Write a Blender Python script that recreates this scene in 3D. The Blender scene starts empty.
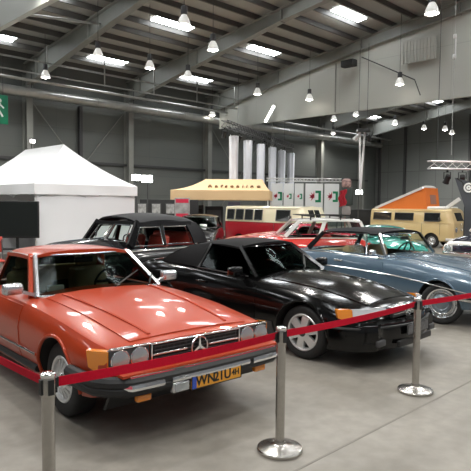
import bpy, bmesh, math, random
from mathutils import Vector, Matrix
random.seed(7)
SC = bpy.context.scene
COL = SC.collection
PI = math.pi
R = math.radians

# ------------------------------------------------------------------ camera
FOC, PITCH, ROLL, EYE = 559.56, 0.0564, 0.0096, 1.8171
cd = bpy.data.cameras.new('camera'); cam = bpy.data.objects.new('camera', cd); COL.objects.link(cam)
fw = Vector((0, math.cos(PITCH), -math.sin(PITCH)))
up0 = Vector((0, math.sin(PITCH), math.cos(PITCH)))
rt0 = Vector((1, 0, 0))
rt = rt0 * math.cos(ROLL) + up0 * math.sin(ROLL)
up = up0 * math.cos(ROLL) - rt0 * math.sin(ROLL)
M = Matrix((rt, up, -fw)).transposed().to_4x4(); M.translation = (0, 0, EYE)
cam.matrix_world = M
cd.sensor_fit = 'HORIZONTAL'; cd.sensor_width = 36; cd.lens = FOC * 36 / 471
cd.clip_start = 0.05; cd.clip_end = 300
SC.camera = cam
SC.cycles.transparent_max_bounces = 32

# hall axes: a runs along the left wall, b points at the left wall
HALL = R(90 - 45.49)
Ax = Vector((math.cos(HALL), math.sin(HALL), 0)); Bx = Vector((-math.sin(HALL), math.cos(HALL), 0))
def ab(a, b, z=0): return Ax * a + Bx * b + Vector((0, 0, z))

# ------------------------------------------------------------------ materials
MATS = {}
def mat(name, col, rough=.5, metal=0., coat=0., spec=.5, noise=None, bump=None, emit=None, sheen=0):
    if name in MATS: return MATS[name]
    m = bpy.data.materials.new(name); m.use_nodes = True
    nt = m.node_tree; b = nt.nodes['Principled BSDF']
    b.inputs['Base Color'].default_value = (*col, 1)
    b.inputs['Roughness'].default_value = rough
    b.inputs['Metallic'].default_value = metal
    b.inputs['Coat Weight'].default_value = coat
    b.inputs['Coat Roughness'].default_value = .04
    b.inputs['Specular IOR Level'].default_value = spec
    if sheen: b.inputs['Sheen Weight'].default_value = sheen
    tc = nt.nodes.new('ShaderNodeTexCoord')
    if noise:
        sc, amt = noise
        n = nt.nodes.new('ShaderNodeTexNoise'); n.inputs['Scale'].default_value = sc; n.inputs['Detail'].default_value = 6
        r = nt.nodes.new('ShaderNodeMapRange'); r.inputs[1].default_value = .3; r.inputs[2].default_value = .7
        r.inputs[3].default_value = 1 - amt; r.inputs[4].default_value = 1 + amt
        x = nt.nodes.new('ShaderNodeMix'); x.data_type = 'RGBA'; x.blend_type = 'MULTIPLY'; x.inputs[0].default_value = 1
        x.inputs[6].default_value = (*col, 1)
        nt.links.new(tc.outputs['Object'], n.inputs['Vector']); nt.links.new(n.outputs['Fac'], r.inputs[0])
        nt.links.new(r.outputs[0], x.inputs[7]); nt.links.new(x.outputs[2], b.inputs['Base Color'])
    if bump:
        sc, st = bump
        n = nt.nodes.new('ShaderNodeTexNoise'); n.inputs['Scale'].default_value = sc; n.inputs['Detail'].default_value = 4
        p = nt.nodes.new('ShaderNodeBump'); p.inputs['Strength'].default_value = st; p.inputs['Distance'].default_value = .05
        nt.links.new(tc.outputs['Object'], n.inputs['Vector']); nt.links.new(n.outputs['Fac'], p.inputs['Height'])
        nt.links.new(p.outputs[0], b.inputs['Normal'])
    if emit:
        b.inputs['Emission Color'].default_value = (*emit[0], 1); b.inputs['Emission Strength'].default_value = emit[1]
    MATS[name] = m; return m

def glass_mat(name, tint, gloss=.06, dens=1.0):
    m = bpy.data.materials.new(name); m.use_nodes = True; nt = m.node_tree
    for n in list(nt.nodes): nt.nodes.remove(n)
    o = nt.nodes.new('ShaderNodeOutputMaterial'); t = nt.nodes.new('ShaderNodeBsdfTransparent'); g = nt.nodes.new('ShaderNodeBsdfGlossy')
    t.inputs[0].default_value = (*tint, 1); g.inputs['Roughness'].default_value = .02; g.inputs[0].default_value = (.9, .95, .95, 1)
    lw = nt.nodes.new('ShaderNodeLayerWeight'); lw.inputs['Blend'].default_value = .5
    pw = nt.nodes.new('ShaderNodeMath'); pw.operation = 'POWER'; pw.inputs[1].default_value = 6; nt.links.new(lw.outputs['Facing'], pw.inputs[0])
    f = nt.nodes.new('ShaderNodeMath'); f.operation = 'MULTIPLY_ADD'; f.inputs[1].default_value = .28; f.inputs[2].default_value = gloss * .06; nt.links.new(pw.outputs[0], f.inputs[0])
    mx = nt.nodes.new('ShaderNodeMixShader')
    nt.links.new(f.outputs[0], mx.inputs[0]); nt.links.new(t.outputs[0], mx.inputs[1]); nt.links.new(g.outputs[0], mx.inputs[2])
    nt.links.new(mx.outputs[0], o.inputs[0]); MATS[name] = m; return m

def panel_mat(name, col, bw, bh, amt=.25, rough=.55, noise_amt=.08, mortar=.012):
    """cladding: flat sheets with thin darker joints"""
    m = bpy.data.materials.new(name); m.use_nodes = True; nt = m.node_tree; b = nt.nodes['Principled BSDF']
    b.inputs['Roughness'].default_value = rough
    tc = nt.nodes.new('ShaderNodeTexCoord'); sx = nt.nodes.new('ShaderNodeSeparateXYZ'); cx = nt.nodes.new('ShaderNodeCombineXYZ')
    ad = nt.nodes.new('ShaderNodeMath'); ad.operation = 'ADD'
    nt.links.new(tc.outputs['Object'], sx.inputs[0]); nt.links.new(sx.outputs[0], ad.inputs[0]); nt.links.new(sx.outputs[1], ad.inputs[1])
    nt.links.new(ad.outputs[0], cx.inputs[0]); nt.links.new(sx.outputs[2], cx.inputs[1])
    br = nt.nodes.new('ShaderNodeTexBrick'); br.offset = 0; br.inputs['Scale'].default_value = 1
    br.inputs['Brick Width'].default_value = bw; br.inputs['Row Height'].default_value = bh; br.inputs['Mortar Size'].default_value = mortar
    c2 = tuple(c * (1 - noise_amt) for c in col)
    br.inputs['Color1'].default_value = (*col, 1); br.inputs['Color2'].default_value = (*c2, 1); br.inputs['Mortar'].default_value = (*(c * (1 - amt * 2) for c in col), 1)
    nt.links.new(cx.outputs[0], br.inputs['Vector']); nt.links.new(br.outputs[0], b.inputs['Base Color'])
    MATS[name] = m; return m

RED = mat('signal_red_paint', (.41, .043, .010), .30, 0, .5, .2)
BLACK = mat('black_paint', (.0025, .0025, .0025), .14, 0, .25, .25)
BLUE = mat('grey_blue_paint', (.085, .135, .185), .25, .2, .7)
CHROME = mat('chrome', (.90, .91, .92), .10, 1.)
BRIGHT = mat('bright_trim', (.66, .67, .69), .25, .85)
STEEL = mat('brushed_steel', (.50, .48, .45), .24, 1., noise=(30, .06))
ALLOY = mat('alloy', (.74, .74, .73), .32, .6)
RUBBER = mat('rubber', (.012, .012, .012), .55, noise=(40, .2))
TYRE = mat('tyre_rubber', (.011, .011, .011), .7, noise=(25, .2))
DARK = mat('dark_interior', (.012, .011, .010), .8)
DGREY = mat('dark_grey', (.05, .05, .052), .5)
CLOTH_TOP = mat('black_roof_cloth', (.006, .006, .0065), .85, spec=.2)
TAN = mat('tan_leather', (.36, .25, .12), .55)
REDLEATHER = mat('red_leather', (.50, .055, .035), .5)
GLASS = glass_mat('window_glass', (.50, .56, .53))
DGLASS = glass_mat('dark_tinted_glass', (.16, .19, .18))
CGLASS = glass_mat('clear_glass', (.9, .93, .92))
LENS = mat('headlight_lens', (.42, .45, .46), .10, .6, 1.)
AMBER = mat('amber_lens', (.85, .27, .02), .15, 0, 1.)
REDLENS = mat('red_lens', (.45, .01, .01), .15, 0, 1.)
WHITE = mat('white_plastic', (.8, .8, .78), .4)
WPAINT = mat('white_paint', (.78, .77, .73), .25, 0, .8)
PLATE = mat('plate_amber', (.80, .36, .03), .35)
PBLUE = mat('plate_blue', (.03, .08, .45), .4)
INK = mat('black_ink', (.01, .01, .01), .5)
BELT = mat('red_webbing', (.50, .004, .022), .7, spec=.15, noise=(60, .08))

# ------------------------------------------------------------------ mesh kit
class MB:
    def __init__(s): s.v = []; s.f = []; s.m = []
    def add(s, vs, fs, mi=0):
        o = len(s.v); s.v += [tuple(v) for v in vs]; s.f += [tuple(i + o for i in f) for f in fs]; s.m += [mi] * len(fs); return s
    def box(s, c, d, rz=0, mi=0, rot=None):
        x, y, z = (k / 2 for k in d)
        m = rot if rot is not None else Matrix.Rotation(rz, 3, 'Z')
        vs = [Vector(c) + m @ Vector((sx * x, sy * y, sz * z)) for sz in (-1, 1) for sx, sy in ((-1, -1), (1, -1), (1, 1), (-1, 1))]
        return s.add(vs, [(3, 2, 1, 0), (4, 5, 6, 7), (0, 1, 5, 4), (1, 2, 6, 5), (2, 3, 7, 6), (3, 0, 4, 7)], mi)
    def beam(s, p0, p1, w, t, out=(0, 0, 1), mi=0, w1=None, t1=None):
        """rectangular bar, t measured along out, w across"""
        p0 = Vector(p0); p1 = Vector(p1); d = (p1 - p0).normalized(); o = Vector(out); o = (o - d * o.dot(d)).normalized(); q = d.cross(o)
        w1 = w if w1 is None else w1; t1 = t if t1 is None else t1
        vs = [p0 + q * sx * w / 2 + o * sy * t / 2 for sx, sy in ((-1, -1), (1, -1), (1, 1), (-1, 1))]
        vs += [p1 + q * sx * w1 / 2 + o * sy * t1 / 2 for sx, sy in ((-1, -1), (1, -1), (1, 1), (-1, 1))]
        return s.add(vs, [(0, 1, 2, 3), (7, 6, 5, 4), (0, 4, 5, 1), (1, 5, 6, 2), (2, 6, 7, 3), (3, 7, 4, 0)], mi)
    def tube(s, pts, r, n=8, closed=False, mi=0, flat=1.0):
        pts = [Vector(p) for p in pts]; k = len(pts); rs = r if isinstance(r, (list, tuple)) else [r] * k
        vs = []; ref = None
        for i, p in enumerate(pts):
            a = pts[(i - 1) % k] if (closed or i > 0) else p; b = pts[(i + 1) % k] if (closed or i < k - 1) else p
            d = (b - a).normalized()
            if ref is None: ref = Vector((0, 0, 1)) if abs(d.z) < .9 else Vector((1, 0, 0))
            u = (ref - d * ref.dot(d)).normalized(); ref = u; w = d.cross(u)
            for j in range(n):
                t = 2 * PI * j / n; vs.append(p + u * math.cos(t) * rs[i] + w * math.sin(t) * rs[i] * flat)
        fs = []
        for i in range(k if closed else k - 1):
            for j in range(n):
                a = i * n; b = ((i + 1) % k) * n; j2 = (j + 1) % n
                fs.append((a + j, a + j2, b + j2, b + j))
        if not closed: fs += [tuple(range(n - 1, -1, -1)), tuple((k - 1) * n + j for j in range(n))]
        return s.add(vs, fs, mi)
    def lathe(s, prof, n=32, o=(0, 0, 0), axis='z', mi=0, closed=False):
        """prof = (r, h) list, turned about an axis through o"""
        o = Vector(o); vs = []
        for r, h in prof:
            for j in range(n):
                t = 2 * PI * j / n; c, q = r * math.cos(t), r * math.sin(t)
                vs.append(o + (Vector((c, q, h)) if axis == 'z' else Vector((c, h, q)) if axis == 'y' else Vector((h, c, q))))
        fs = []; k = len(prof)
        for i in range(k if closed else k - 1):
            a = i * n; b = ((i + 1) % k) * n
            for j in range(n): fs.append((a + j, a + (j + 1) % n, b + (j + 1) % n, b + j))
        if not closed:
            if prof[0][0] > 1e-5: fs.append(tuple(range(n - 1, -1, -1)))
            if prof[-1][0] > 1e-5: fs.append(tuple((k - 1) * n + j for j in range(n)))
        return s.add(vs, fs, mi)
    def loft(s, rings, mi=0, caps=True):
        n = len(rings[0]); vs = [p for r in rings for p in r]; fs = []
        for i in range(len(rings) - 1):
            for j in range(n): a = i * n; b = a + n; fs.append((a + j, a + (j + 1) % n, b + (j + 1) % n, b + j))
        if caps: fs += [tuple(range(n - 1, -1, -1)), tuple((len(rings) - 1) * n + j for j in range(n))]
        return s.add(vs, fs, mi)
    def shell(s, fn, nu, nv, th, mi=0):
        """sheet fn(u,v) given thickness: th = offset vector or function of (u,v)"""
        P = [[Vector(fn(i / nu, j / nv)) for j in range(nv + 1)] for i in range(nu + 1)]
        vs = [p for r in P for p in r]
        for i in range(nu + 1):
            for j in range(nv + 1):
                d = th(i / nu, j / nv) if callable(th) else th
                vs.append(P[i][j] + Vector(d))
        K = (nu + 1) * (nv + 1); idx = lambda i, j: i * (nv + 1) + j; fs = []
        for i in range(nu):
            for j in range(nv):
                q = (idx(i, j), idx(i + 1, j), idx(i + 1, j + 1), idx(i, j + 1)); fs.append(q); fs.append(tuple(K + k for k in reversed(q)))
        rim = [idx(i, 0) for i in range(nu + 1)] + [idx(nu, j) for j in range(1, nv + 1)] + [idx(i, nv) for i in range(nu - 1, -1, -1)] + [idx(0, j) for j in range(nv - 1, 0, -1)]
        for a, b in zip(rim, rim[1:] + rim[:1]): fs.append((b, a, K + a, K + b))
        return s.add(vs, fs, mi)
    def prism(s, poly, vec, mi=0):
        n = len(poly); poly = [Vector(p) for p in poly]; vs = poly + [p + Vector(vec) for p in poly]
        fs = [tuple(range(n - 1, -1, -1)), tuple(range(n, 2 * n))] + [(i, (i + 1) % n, n + (i + 1) % n, n + i) for i in range(n)]
        return s.add(vs, fs, mi)
    def rbox(s, c, d, r=.05, seg=3, mi=0, rot=None):
        bm = bmesh.new(); bmesh.ops.create_cube(bm, size=1)
        for v in bm.verts: v.co = Vector((v.co.x * d[0], v.co.y * d[1], v.co.z * d[2]))
        bmesh.ops.bevel(bm, geom=bm.edges[:], offset=min(r, min(d) * .49), segments=seg, affect='EDGES', profile=.5)
        m = rot if rot is not None else Matrix.Identity(3); bm.verts.index_update()
        vs = [Vector(c) + m @ v.co for v in bm.verts]; fs = [tuple(v.index for v in f.verts) for f in bm.faces]; bm.free()
        return s.add(vs, fs, mi)
    def ball(s, c, r, n=16, m=10, mi=0):
        r = r if isinstance(r, (tuple, list)) else (r, r, r); vs = []; fs = []
        for i in range(1, m):
            t = PI * i / m
            for j in range(n):
                p = 2 * PI * j / n; vs.append((c[0] + r[0] * math.sin(t) * math.cos(p), c[1] + r[1] * math.sin(t) * math.sin(p), c[2] + r[2] * math.cos(t)))
        for i in range(m - 2):
            for j in range(n): fs.append((i * n + j, (i + 1) * n + j, (i + 1) * n + (j + 1) % n, i * n + (j + 1) % n))
        vs += [(c[0], c[1], c[2] + r[2]), (c[0], c[1], c[2] - r[2])]; k = (m - 1) * n
        for j in range(n): fs += [(k, j, (j + 1) % n), (k + 1, (m - 2) * n + (j + 1) % n, (m - 2) * n + j)]
        return s.add(vs, fs, mi)
    def build(s, name, m, parent=None, loc=(0, 0, 0), rz=0, smooth=35):
        me = bpy.data.meshes.new(name); me.from_pydata(s.v, [], s.f)
        for k in (m if isinstance(m, (list, tuple)) else [m]): me.materials.append(k)
        for p, i in zip(me.polygons, s.m): p.material_index = i
        bm = bmesh.new(); bm.from_mesh(me); bmesh.ops.recalc_face_normals(bm, faces=bm.faces[:]); bm.to_mesh(me); bm.free()
        if smooth:
            me.polygons.foreach_set('use_smooth', [True] * len(me.polygons)); me.set_sharp_from_angle(angle=R(smooth))
        o = bpy.data.objects.new(name, me); COL.objects.link(o); o.location = loc; o.rotation_euler = (0, 0, rz)
        if parent: o.parent = parent
        return o

def tag(o, label, cat, group=None, kind=None):
    o['label'] = label; o['category'] = cat
    if group: o['group'] = group
    if kind: o['kind'] = kind
    return o
def thing(name, label, cat, loc=(0, 0, 0), rz=0, group=None):
    o = bpy.data.objects.new(name, None); COL.objects.link(o); o.location = loc; o.rotation_euler = (0, 0, rz); o.empty_display_size = .2
    return tag(o, label, cat, group)
def struct(o):
    o['kind'] = 'structure'; return o
def copy_tree(o, parent=None):
    c = o.copy(); COL.objects.link(c)
    if parent: c.parent = parent
    for ch in list(o.children): copy_tree(ch, c)
    return c

def text_mesh(body, size, name, m, parent, mtx, depth=.002, align='CENTER', bold=0.):
    cu = bpy.data.curves.new('t', 'FONT'); cu.body = body; cu.size = size; cu.extrude = depth; cu.offset = size * bold; cu.align_x = align; cu.align_y = 'CENTER'
    t = bpy.data.objects.new('t', cu); COL.objects.link(t); bpy.context.view_layer.update()
    me = bpy.data.meshes.new_from_object(t.evaluated_get(bpy.context.evaluated_depsgraph_get()))
    bpy.data.objects.remove(t); bpy.data.curves.remove(cu)
    me.transform(mtx); me.materials.clear(); me.materials.append(m); me.name = name
    o = bpy.data.objects.new(name, me); COL.objects.link(o)
    if parent: o.parent = parent
    return o

def I(keys, x):
    """monotone smooth interpolation through (x, value) keys"""
    k = sorted(dict((round(a, 4), b) for a, b in keys).items())
    if x <= k[0][0]: return k[0][1]
    if x >= k[-1][0]: return k[-1][1]
    n = len(k); h = [k[i + 1][0] - k[i][0] for i in range(n - 1)]; d = [(k[i + 1][1] - k[i][1]) / h[i] for i in range(n - 1)]
    m = [d[0]] + [0 if d[i - 1] * d[i] <= 0 else 2 * d[i - 1] * d[i] / (d[i - 1] + d[i]) for i in range(1, n - 1)] + [d[-1]]
    i = max(j for j in range(n - 1) if k[j][0] <= x); t = (x - k[i][0]) / h[i]
    return (2 * t ** 3 - 3 * t * t + 1) * k[i][1] + (t ** 3 - 2 * t * t + t) * h[i] * m[i] + (-2 * t ** 3 + 3 * t * t) * k[i + 1][1] + (t ** 3 - t * t) * h[i] * m[i + 1]
def lerp(a, b, t): return Vector(a) * (1 - t) + Vector(b) * t

# ------------------------------------------------------------------ the car kit
class Shape:
    """body of a car: x forward from the front axle, y left, z up"""
    def __init__(s, **k): s.__dict__.update(k)
    def half(s, x):
        w = I(s.w, x); zb = I(s.zb, x); zs = I(s.zs, x); zc = I(s.zc, x); ws = w - s.tum; wb = w - .06; zm = zb + (zs - zb) * s.crease; d = zc - zs
        return [(0, zb), (wb - .15, zb), (wb - .02, zb + .02), (wb, zb + .07), (w - .012, (zb + zm) / 2), (w, zm), (w - .25 * s.tum, zm + .45 * (zs - zm)),
                (ws + s.sr * .5, zs - s.sr * .9), (ws, zs - s.sr * .3), (ws - s.sr, zs), (.66 * (ws - s.sr), zs + .60 * d), (.33 * (ws - s.sr), zs + .90 * d), (0, zc)]
    def side(s, x, z):
        h = s.half(x)[3:9]
        for (y0, z0), (y1, z1) in zip(h, h[1:]):
            if z0 <= z <= z1: return y0 + (y1 - y0) * (z - z0) / (z1 - z0)
        return h[-1][0] if z > h[-1][1] else h[0][0]
    def top(s, x, y):
        h = s.half(x)[9:]; y = abs(y)
        for (y0, z0), (y1, z1) in zip(h, h[1:]):
            if y1 <= y <= y0: return z0 + (z1 - z0) * (y0 - y) / (y0 - y1)
        return h[0][1]
    def body(s, paint, root, wells, cockpit):
        mb = MB(); n = 56; rings = []
        for i in range(n + 1):
            x = s.xr + (s.xf - s.xr) * i / n; h = s.half(x)
            rings.append([Vector((x, y, z)) for y, z in h] + [Vector((x, -y, z)) for y, z in h[-2:0:-1]])
        mb.loft(rings)
        o = mb.build('body', [paint, DARK], root, smooth=28)
        cut = MB()
        for x, rr in wells:
            for sg in (-1, 1): cut.lathe([(rr, sg * .50), (rr, sg * 1.3)], 40, (x, 0, s.R + .01), 'y')
        if cockpit:
            x0, x1, yy, z0 = cockpit; cut.box(((x0 + x1) / 2, 0, z0 + .6), (abs(x1 - x0), 2 * yy, 1.2))
        c = cut.build('cut', [DARK], smooth=0)
        md = o.modifiers.new('b', 'BOOLEAN'); md.operation = 'DIFFERENCE'; md.solver = 'EXACT'; md.object = c; md.material_mode = 'TRANSFER'
        c.parent = root
        bpy.context.view_layer.update()
        me = bpy.data.meshes.new_from_object(o.evaluated_get(bpy.context.evaluated_depsgraph_get()))
        o.modifiers.clear(); o.data = me; me.name = 'body'
        me.set_sharp_from_angle(angle=R(28))
        bpy.data.objects.remove(c)
        return o
    def top_panel(s, x0, x1, y0, y1, up=.006, th=.02):
        """sheet following the top of the body; y0,y1 may be functions of x"""
        g = lambda q, x: q(x) if callable(q) else q
        def fn(u, v):
            x = x0 + (x1 - x0) * u; y = g(y0, x) + (g(y1, x) - g(y0, x)) * v
            return (x, y, s.top(x, y) + up)
        return MB().shell(fn, 14, 12, (0, 0, -th - up))
    def side_panel(s, x0, x1, z0, z1, sg, out=.005, th=.02):
        g = lambda q, x: q(x) if callable(q) else q
        def fn(u, v):
            x = x0 + (x1 - x0) * u; z = g(z0, x) + (g(z1, x) - g(z0, x)) * v
            return (x, sg * (s.side(x, z) + out), z)
        return MB().shell(fn, 10, 10, (0, -sg * (th + out), 0))
    def side_line(s, x0, x1, z, sg, r, out=0., n=24):
        g = lambda q, x: q(x) if callable(q) else q
        P = []
        for i in range(n + 1):
            x = x0 + (x1 - x0) * i / n; zz = g(z, x); P.append((x, sg * (s.side(x, zz) + out), zz))
        return P

def wheel(root, style, R_, wd, x, y, steer=0, paint=None, rf=.63):
    """tyre with a rim below it; outer face looks to -y before turning"""
    t = MB(); q = R_ * rf
    t.lathe([(q, -wd * .46), (q + .03, -wd * .5), (R_ - .035, -wd * .5), (R_ - .012, -wd * .44), (R_, -wd * .33), (R_, wd * .33), (R_ - .012, wd * .44), (R_ - .035, wd * .5), (q + .03, wd * .5), (q, wd * .46)], 48, axis='y', closed=True)
    tyre = t.build('wheel', TYRE, root, (x, y, R_), (PI if y > 0 else 0) + steer)
    f = -wd * .46
    d = MB(); d.lathe([(0, f + .075), (q - .02, f + .075), (q, wd * .4), (0, wd * .4)], 32, axis='y'); d.build('brake_disc', DGREY, tyre)
    rm = MB(); rm.lathe([(q, f + .09), (q + .004, f + .004), (q - .006, f - .008), (q - .022, f - .004), (q - .034, f + .03), (q - .03, f + .09)], 48, axis='y', closed=True)
    if style == 'bundt':
        rm.lathe([(q * .80, f + .055), (q * .80, f + .03), (q * .86, f + .022), (q - .03, f + .05)], 48, axis='y')
        for k in range(15):
            a = 2 * PI * k / 15; u = Vector((math.cos(a), 0, math.sin(a)))
            rm.beam(u * q * .40 + Vector((0, f + .008, 0)), u * q * .88 + Vector((0, f + .035, 0)), .026, .03, (0, 1, 0), w1=.034)
        rm.lathe([(q * .46, f + .06), (q * .46, f + .012), (q * .38, f), (q * .28, f + .004), (q * .26, f + .03), (0, f + .03)], 36, axis='y')
        rim = rm.build('rim', ALLOY, tyre)
        h = MB(); h.lathe([(q * .25, f + .03), (q * .25, f - .004), (q * .20, f - .016), (0, f - .02)], 24, axis='y'); h.build('hub_cap', CHROME, tyre)
    elif style == 'spoke':
        for k in range(6):
            a = 2 * PI * k / 6 + .3; u = Vector((math.cos(a), 0, math.sin(a)))
            rm.beam(u * q * .2 + Vector((0, f + .01, 0)), u * q * .97 + Vector((0, f + .025, 0)), .085, .04, (0, 1, 0), w1=.105)
        rm.lathe([(q * .40, f + .05), (q * .38, f + .004), (q * .2, f - .004), (0, f - .004)], 32, axis='y')
        rim = rm.build('rim', ALLOY, tyre)
        h = MB(); h.lathe([(q * .24, f), (q * .22, f - .012), (0, f - .014)], 24, axis='y'); h.build('hub_cap', DGREY, tyre)
    else:
        rm.lathe([(q - .03, f + .06), (q * .80, f + .03), (q * .74, f + .012), (q * .70, f + .03), (q * .60, f + .03)], 48, axis='y')
        rm.build('rim', CHROME, tyre)
        h = MB(); h.lathe([(q * .66, f + .035), (q * .62, f + .02), (q * .50, f - .004), (q * .42, f - .01), (q * .36, f + .0), (q * .2, f - .014), (0, f - .02)], 36, axis='y'); h.build('hub_cap', CHROME if paint is None else paint, tyre)
        c = MB(); c.lathe([(q * .69, f + .036), (q * .67, f + .026), (q * .64, f + .03)], 36, axis='y'); c.build('trim_ring', CHROME, tyre)
    return tyre
def wheels(root, style, R_, wd, base, tr, steer=0, paint=None, rf=.63):
    for x, st in ((0, steer), (-base, 0)):
        for sg in (-1, 1): wheel(root, style, R_, wd, x, sg * (tr / 2), st, paint, rf)

def quad(p00, p10, p11, p01, bulge=(0, 0, 0), th=.006, n=8, m=10):
    """p00-p10 along u, p00-p01 along v; bulge is added with a parabola over v"""
    bz = Vector(bulge)
    def fn(u, v): return lerp(lerp(p00, p10, u), lerp(p01, p11, u), v) + bz * (4 * v * (1 - v))
    nrm = (Vector(p10) - Vector(p00)).cross(Vector(p01) - Vector(p00)).normalized() * th
    return MB().shell(fn, n, m, nrm)
def mir(p): return (p[0], -p[1], p[2])

def seat(root, m, x, y, z=.34, s=1., head=True):
    o = MB(); o.rbox((x, y, z + .08), (.52 * s, .50, .18), .07)
    rt = Matrix.Rotation(R(-14), 3, 'Y'); o.rbox((x - .27 * s, y, z + .40), (.16, .50, .62), .07, rot=rt)
    if head: o.rbox((x - .36 * s, y, z + .78), (.10, .28, .16), .05, rot=rt)
    return o.build('seat', m, root)
def steering(root, x, y, z, r=.19, m=INK):
    o = MB(); ax = Vector((-.88, 0, .47)); e1 = Vector((0, 1, 0)); e2 = ax.cross(e1)
    c = Vector((x, y, z)); o.tube([c + e1 * math.cos(t) * r + e2 * math.sin(t) * r for t in [2 * PI * k / 28 for k in range(28)]], .013, 8, True)
    for t in (0, PI, -PI / 2): o.beam(c, c + e1 * math.cos(t) * r + e2 * math.sin(t) * r, .03, .012, ax)
    o.lathe([(.06, 0), (.05, .03), (0, .035)], 16, c - ax * .0)
    o.beam(c, c - ax * .35, .04, .04, (0, 1, 0))
    return o.build('steering_wheel', m, root)
def dashboard(root, x, yy, z, m=DARK, d=.34):
    o = MB(); o.prism([(x, -yy, z), (x - d, -yy, z - .0), (x - d - .05, -yy, z - .07), (x - d + .02, -yy, z - .25), (x, -yy, z - .25)], (0, 2 * yy, 0))
    return o.build('dashboard', m, root)
def wiper(root, p0, p1, off):
    o = MB(); p0 = Vector(p0); p1 = Vector(p1); of = Vector(off)
    o.tube([p0, p0 + of * 1.2, lerp(p0, p1, .5) + of * 1.2, p1 + of], .007, 6)
    a = lerp(p0, p1, .35); b = p0 + (p1 - p0) * 1.3; o.beam(a + of * .6, b + of * .6, .008, .016, of)
    return o.build('wiper', INK, root)
def mirror(root, x, y, z, m, sg, d=(.09, .20, .12)):
    o = MB(); o.rbox((x, y, z), d, .035); o.beam((x, y - sg * .08, z - .03), (x + .03, y - sg * .20, z - .07), .04, .03)
    h = o.build('door_mirror', m, root)
    g = MB(); g.rbox((x - d[0] / 2 - .001, y, z), (.006, d[1] * .86, d[2] * .8), .002); g.build('mirror_glass', CHROME, h)
    return h
def star(root, c, r, m=CHROME, thick=.012, n=None):
    """ring with three arms, facing forward (+x)"""
    o = MB(); c = Vector(c)
    o.tube([c + Vector((0, math.cos(t) * r, math.sin(t) * r)) for t in [2 * PI * k / 32 for k in range(32)]], thick * .6, 8, True)
    for a in (PI / 2, PI / 2 + 2 * PI / 3, PI / 2 - 2 * PI / 3):
        o.beam(c, c + Vector((0, math.cos(a) * r, math.sin(a) * r)), thick * 2.4, thick, (1, 0, 0), w1=thick * .5)
    return o.build('emblem', m, root)
def FACE(x, y, z, dirx=1):
    """text facing +x: text right is +y, text up is z"""
    return Matrix(((0, 0, 1, x), (1, 0, 0, y), (0, 1, 0, z), (0, 0, 0, 1)))
def number_plate(root, x, y, z, back, band, chars, w=.52, h=.114):
    """chars = (text, y offset, size)"""
    o = MB(); o.rbox((x, y, z), (.012, w, h), .004); p = o.build('number_plate', back, root)
    if band: b = MB(); b.box((x + .0065, y - w / 2 + .025, z), (.003, .045, h - .012)); b.build('country_band', PBLUE, p)
    fr = MB()
    for dz in (-1, 1): fr.box((x + .006, y, z + dz * (h / 2 - .003)), (.006, w, .006))
    for dy in (-1, 1): fr.box((x + .006, y + dy * (w / 2 - .003), z), (.006, .006, h))
    fr.build('plate_frame', INK, p)
    for k, (tx, dy, sz) in enumerate(chars): text_mesh(tx, sz, 'plate_characters', INK, p, FACE(x + .007, y + dy, z), .002, bold=.022)
    return p

def car_root(name, label, X, Y, yaw, group=None, cat='car'):
    return thing(name, label, cat, (X, Y, 0), R(90 - yaw), group)

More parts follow.
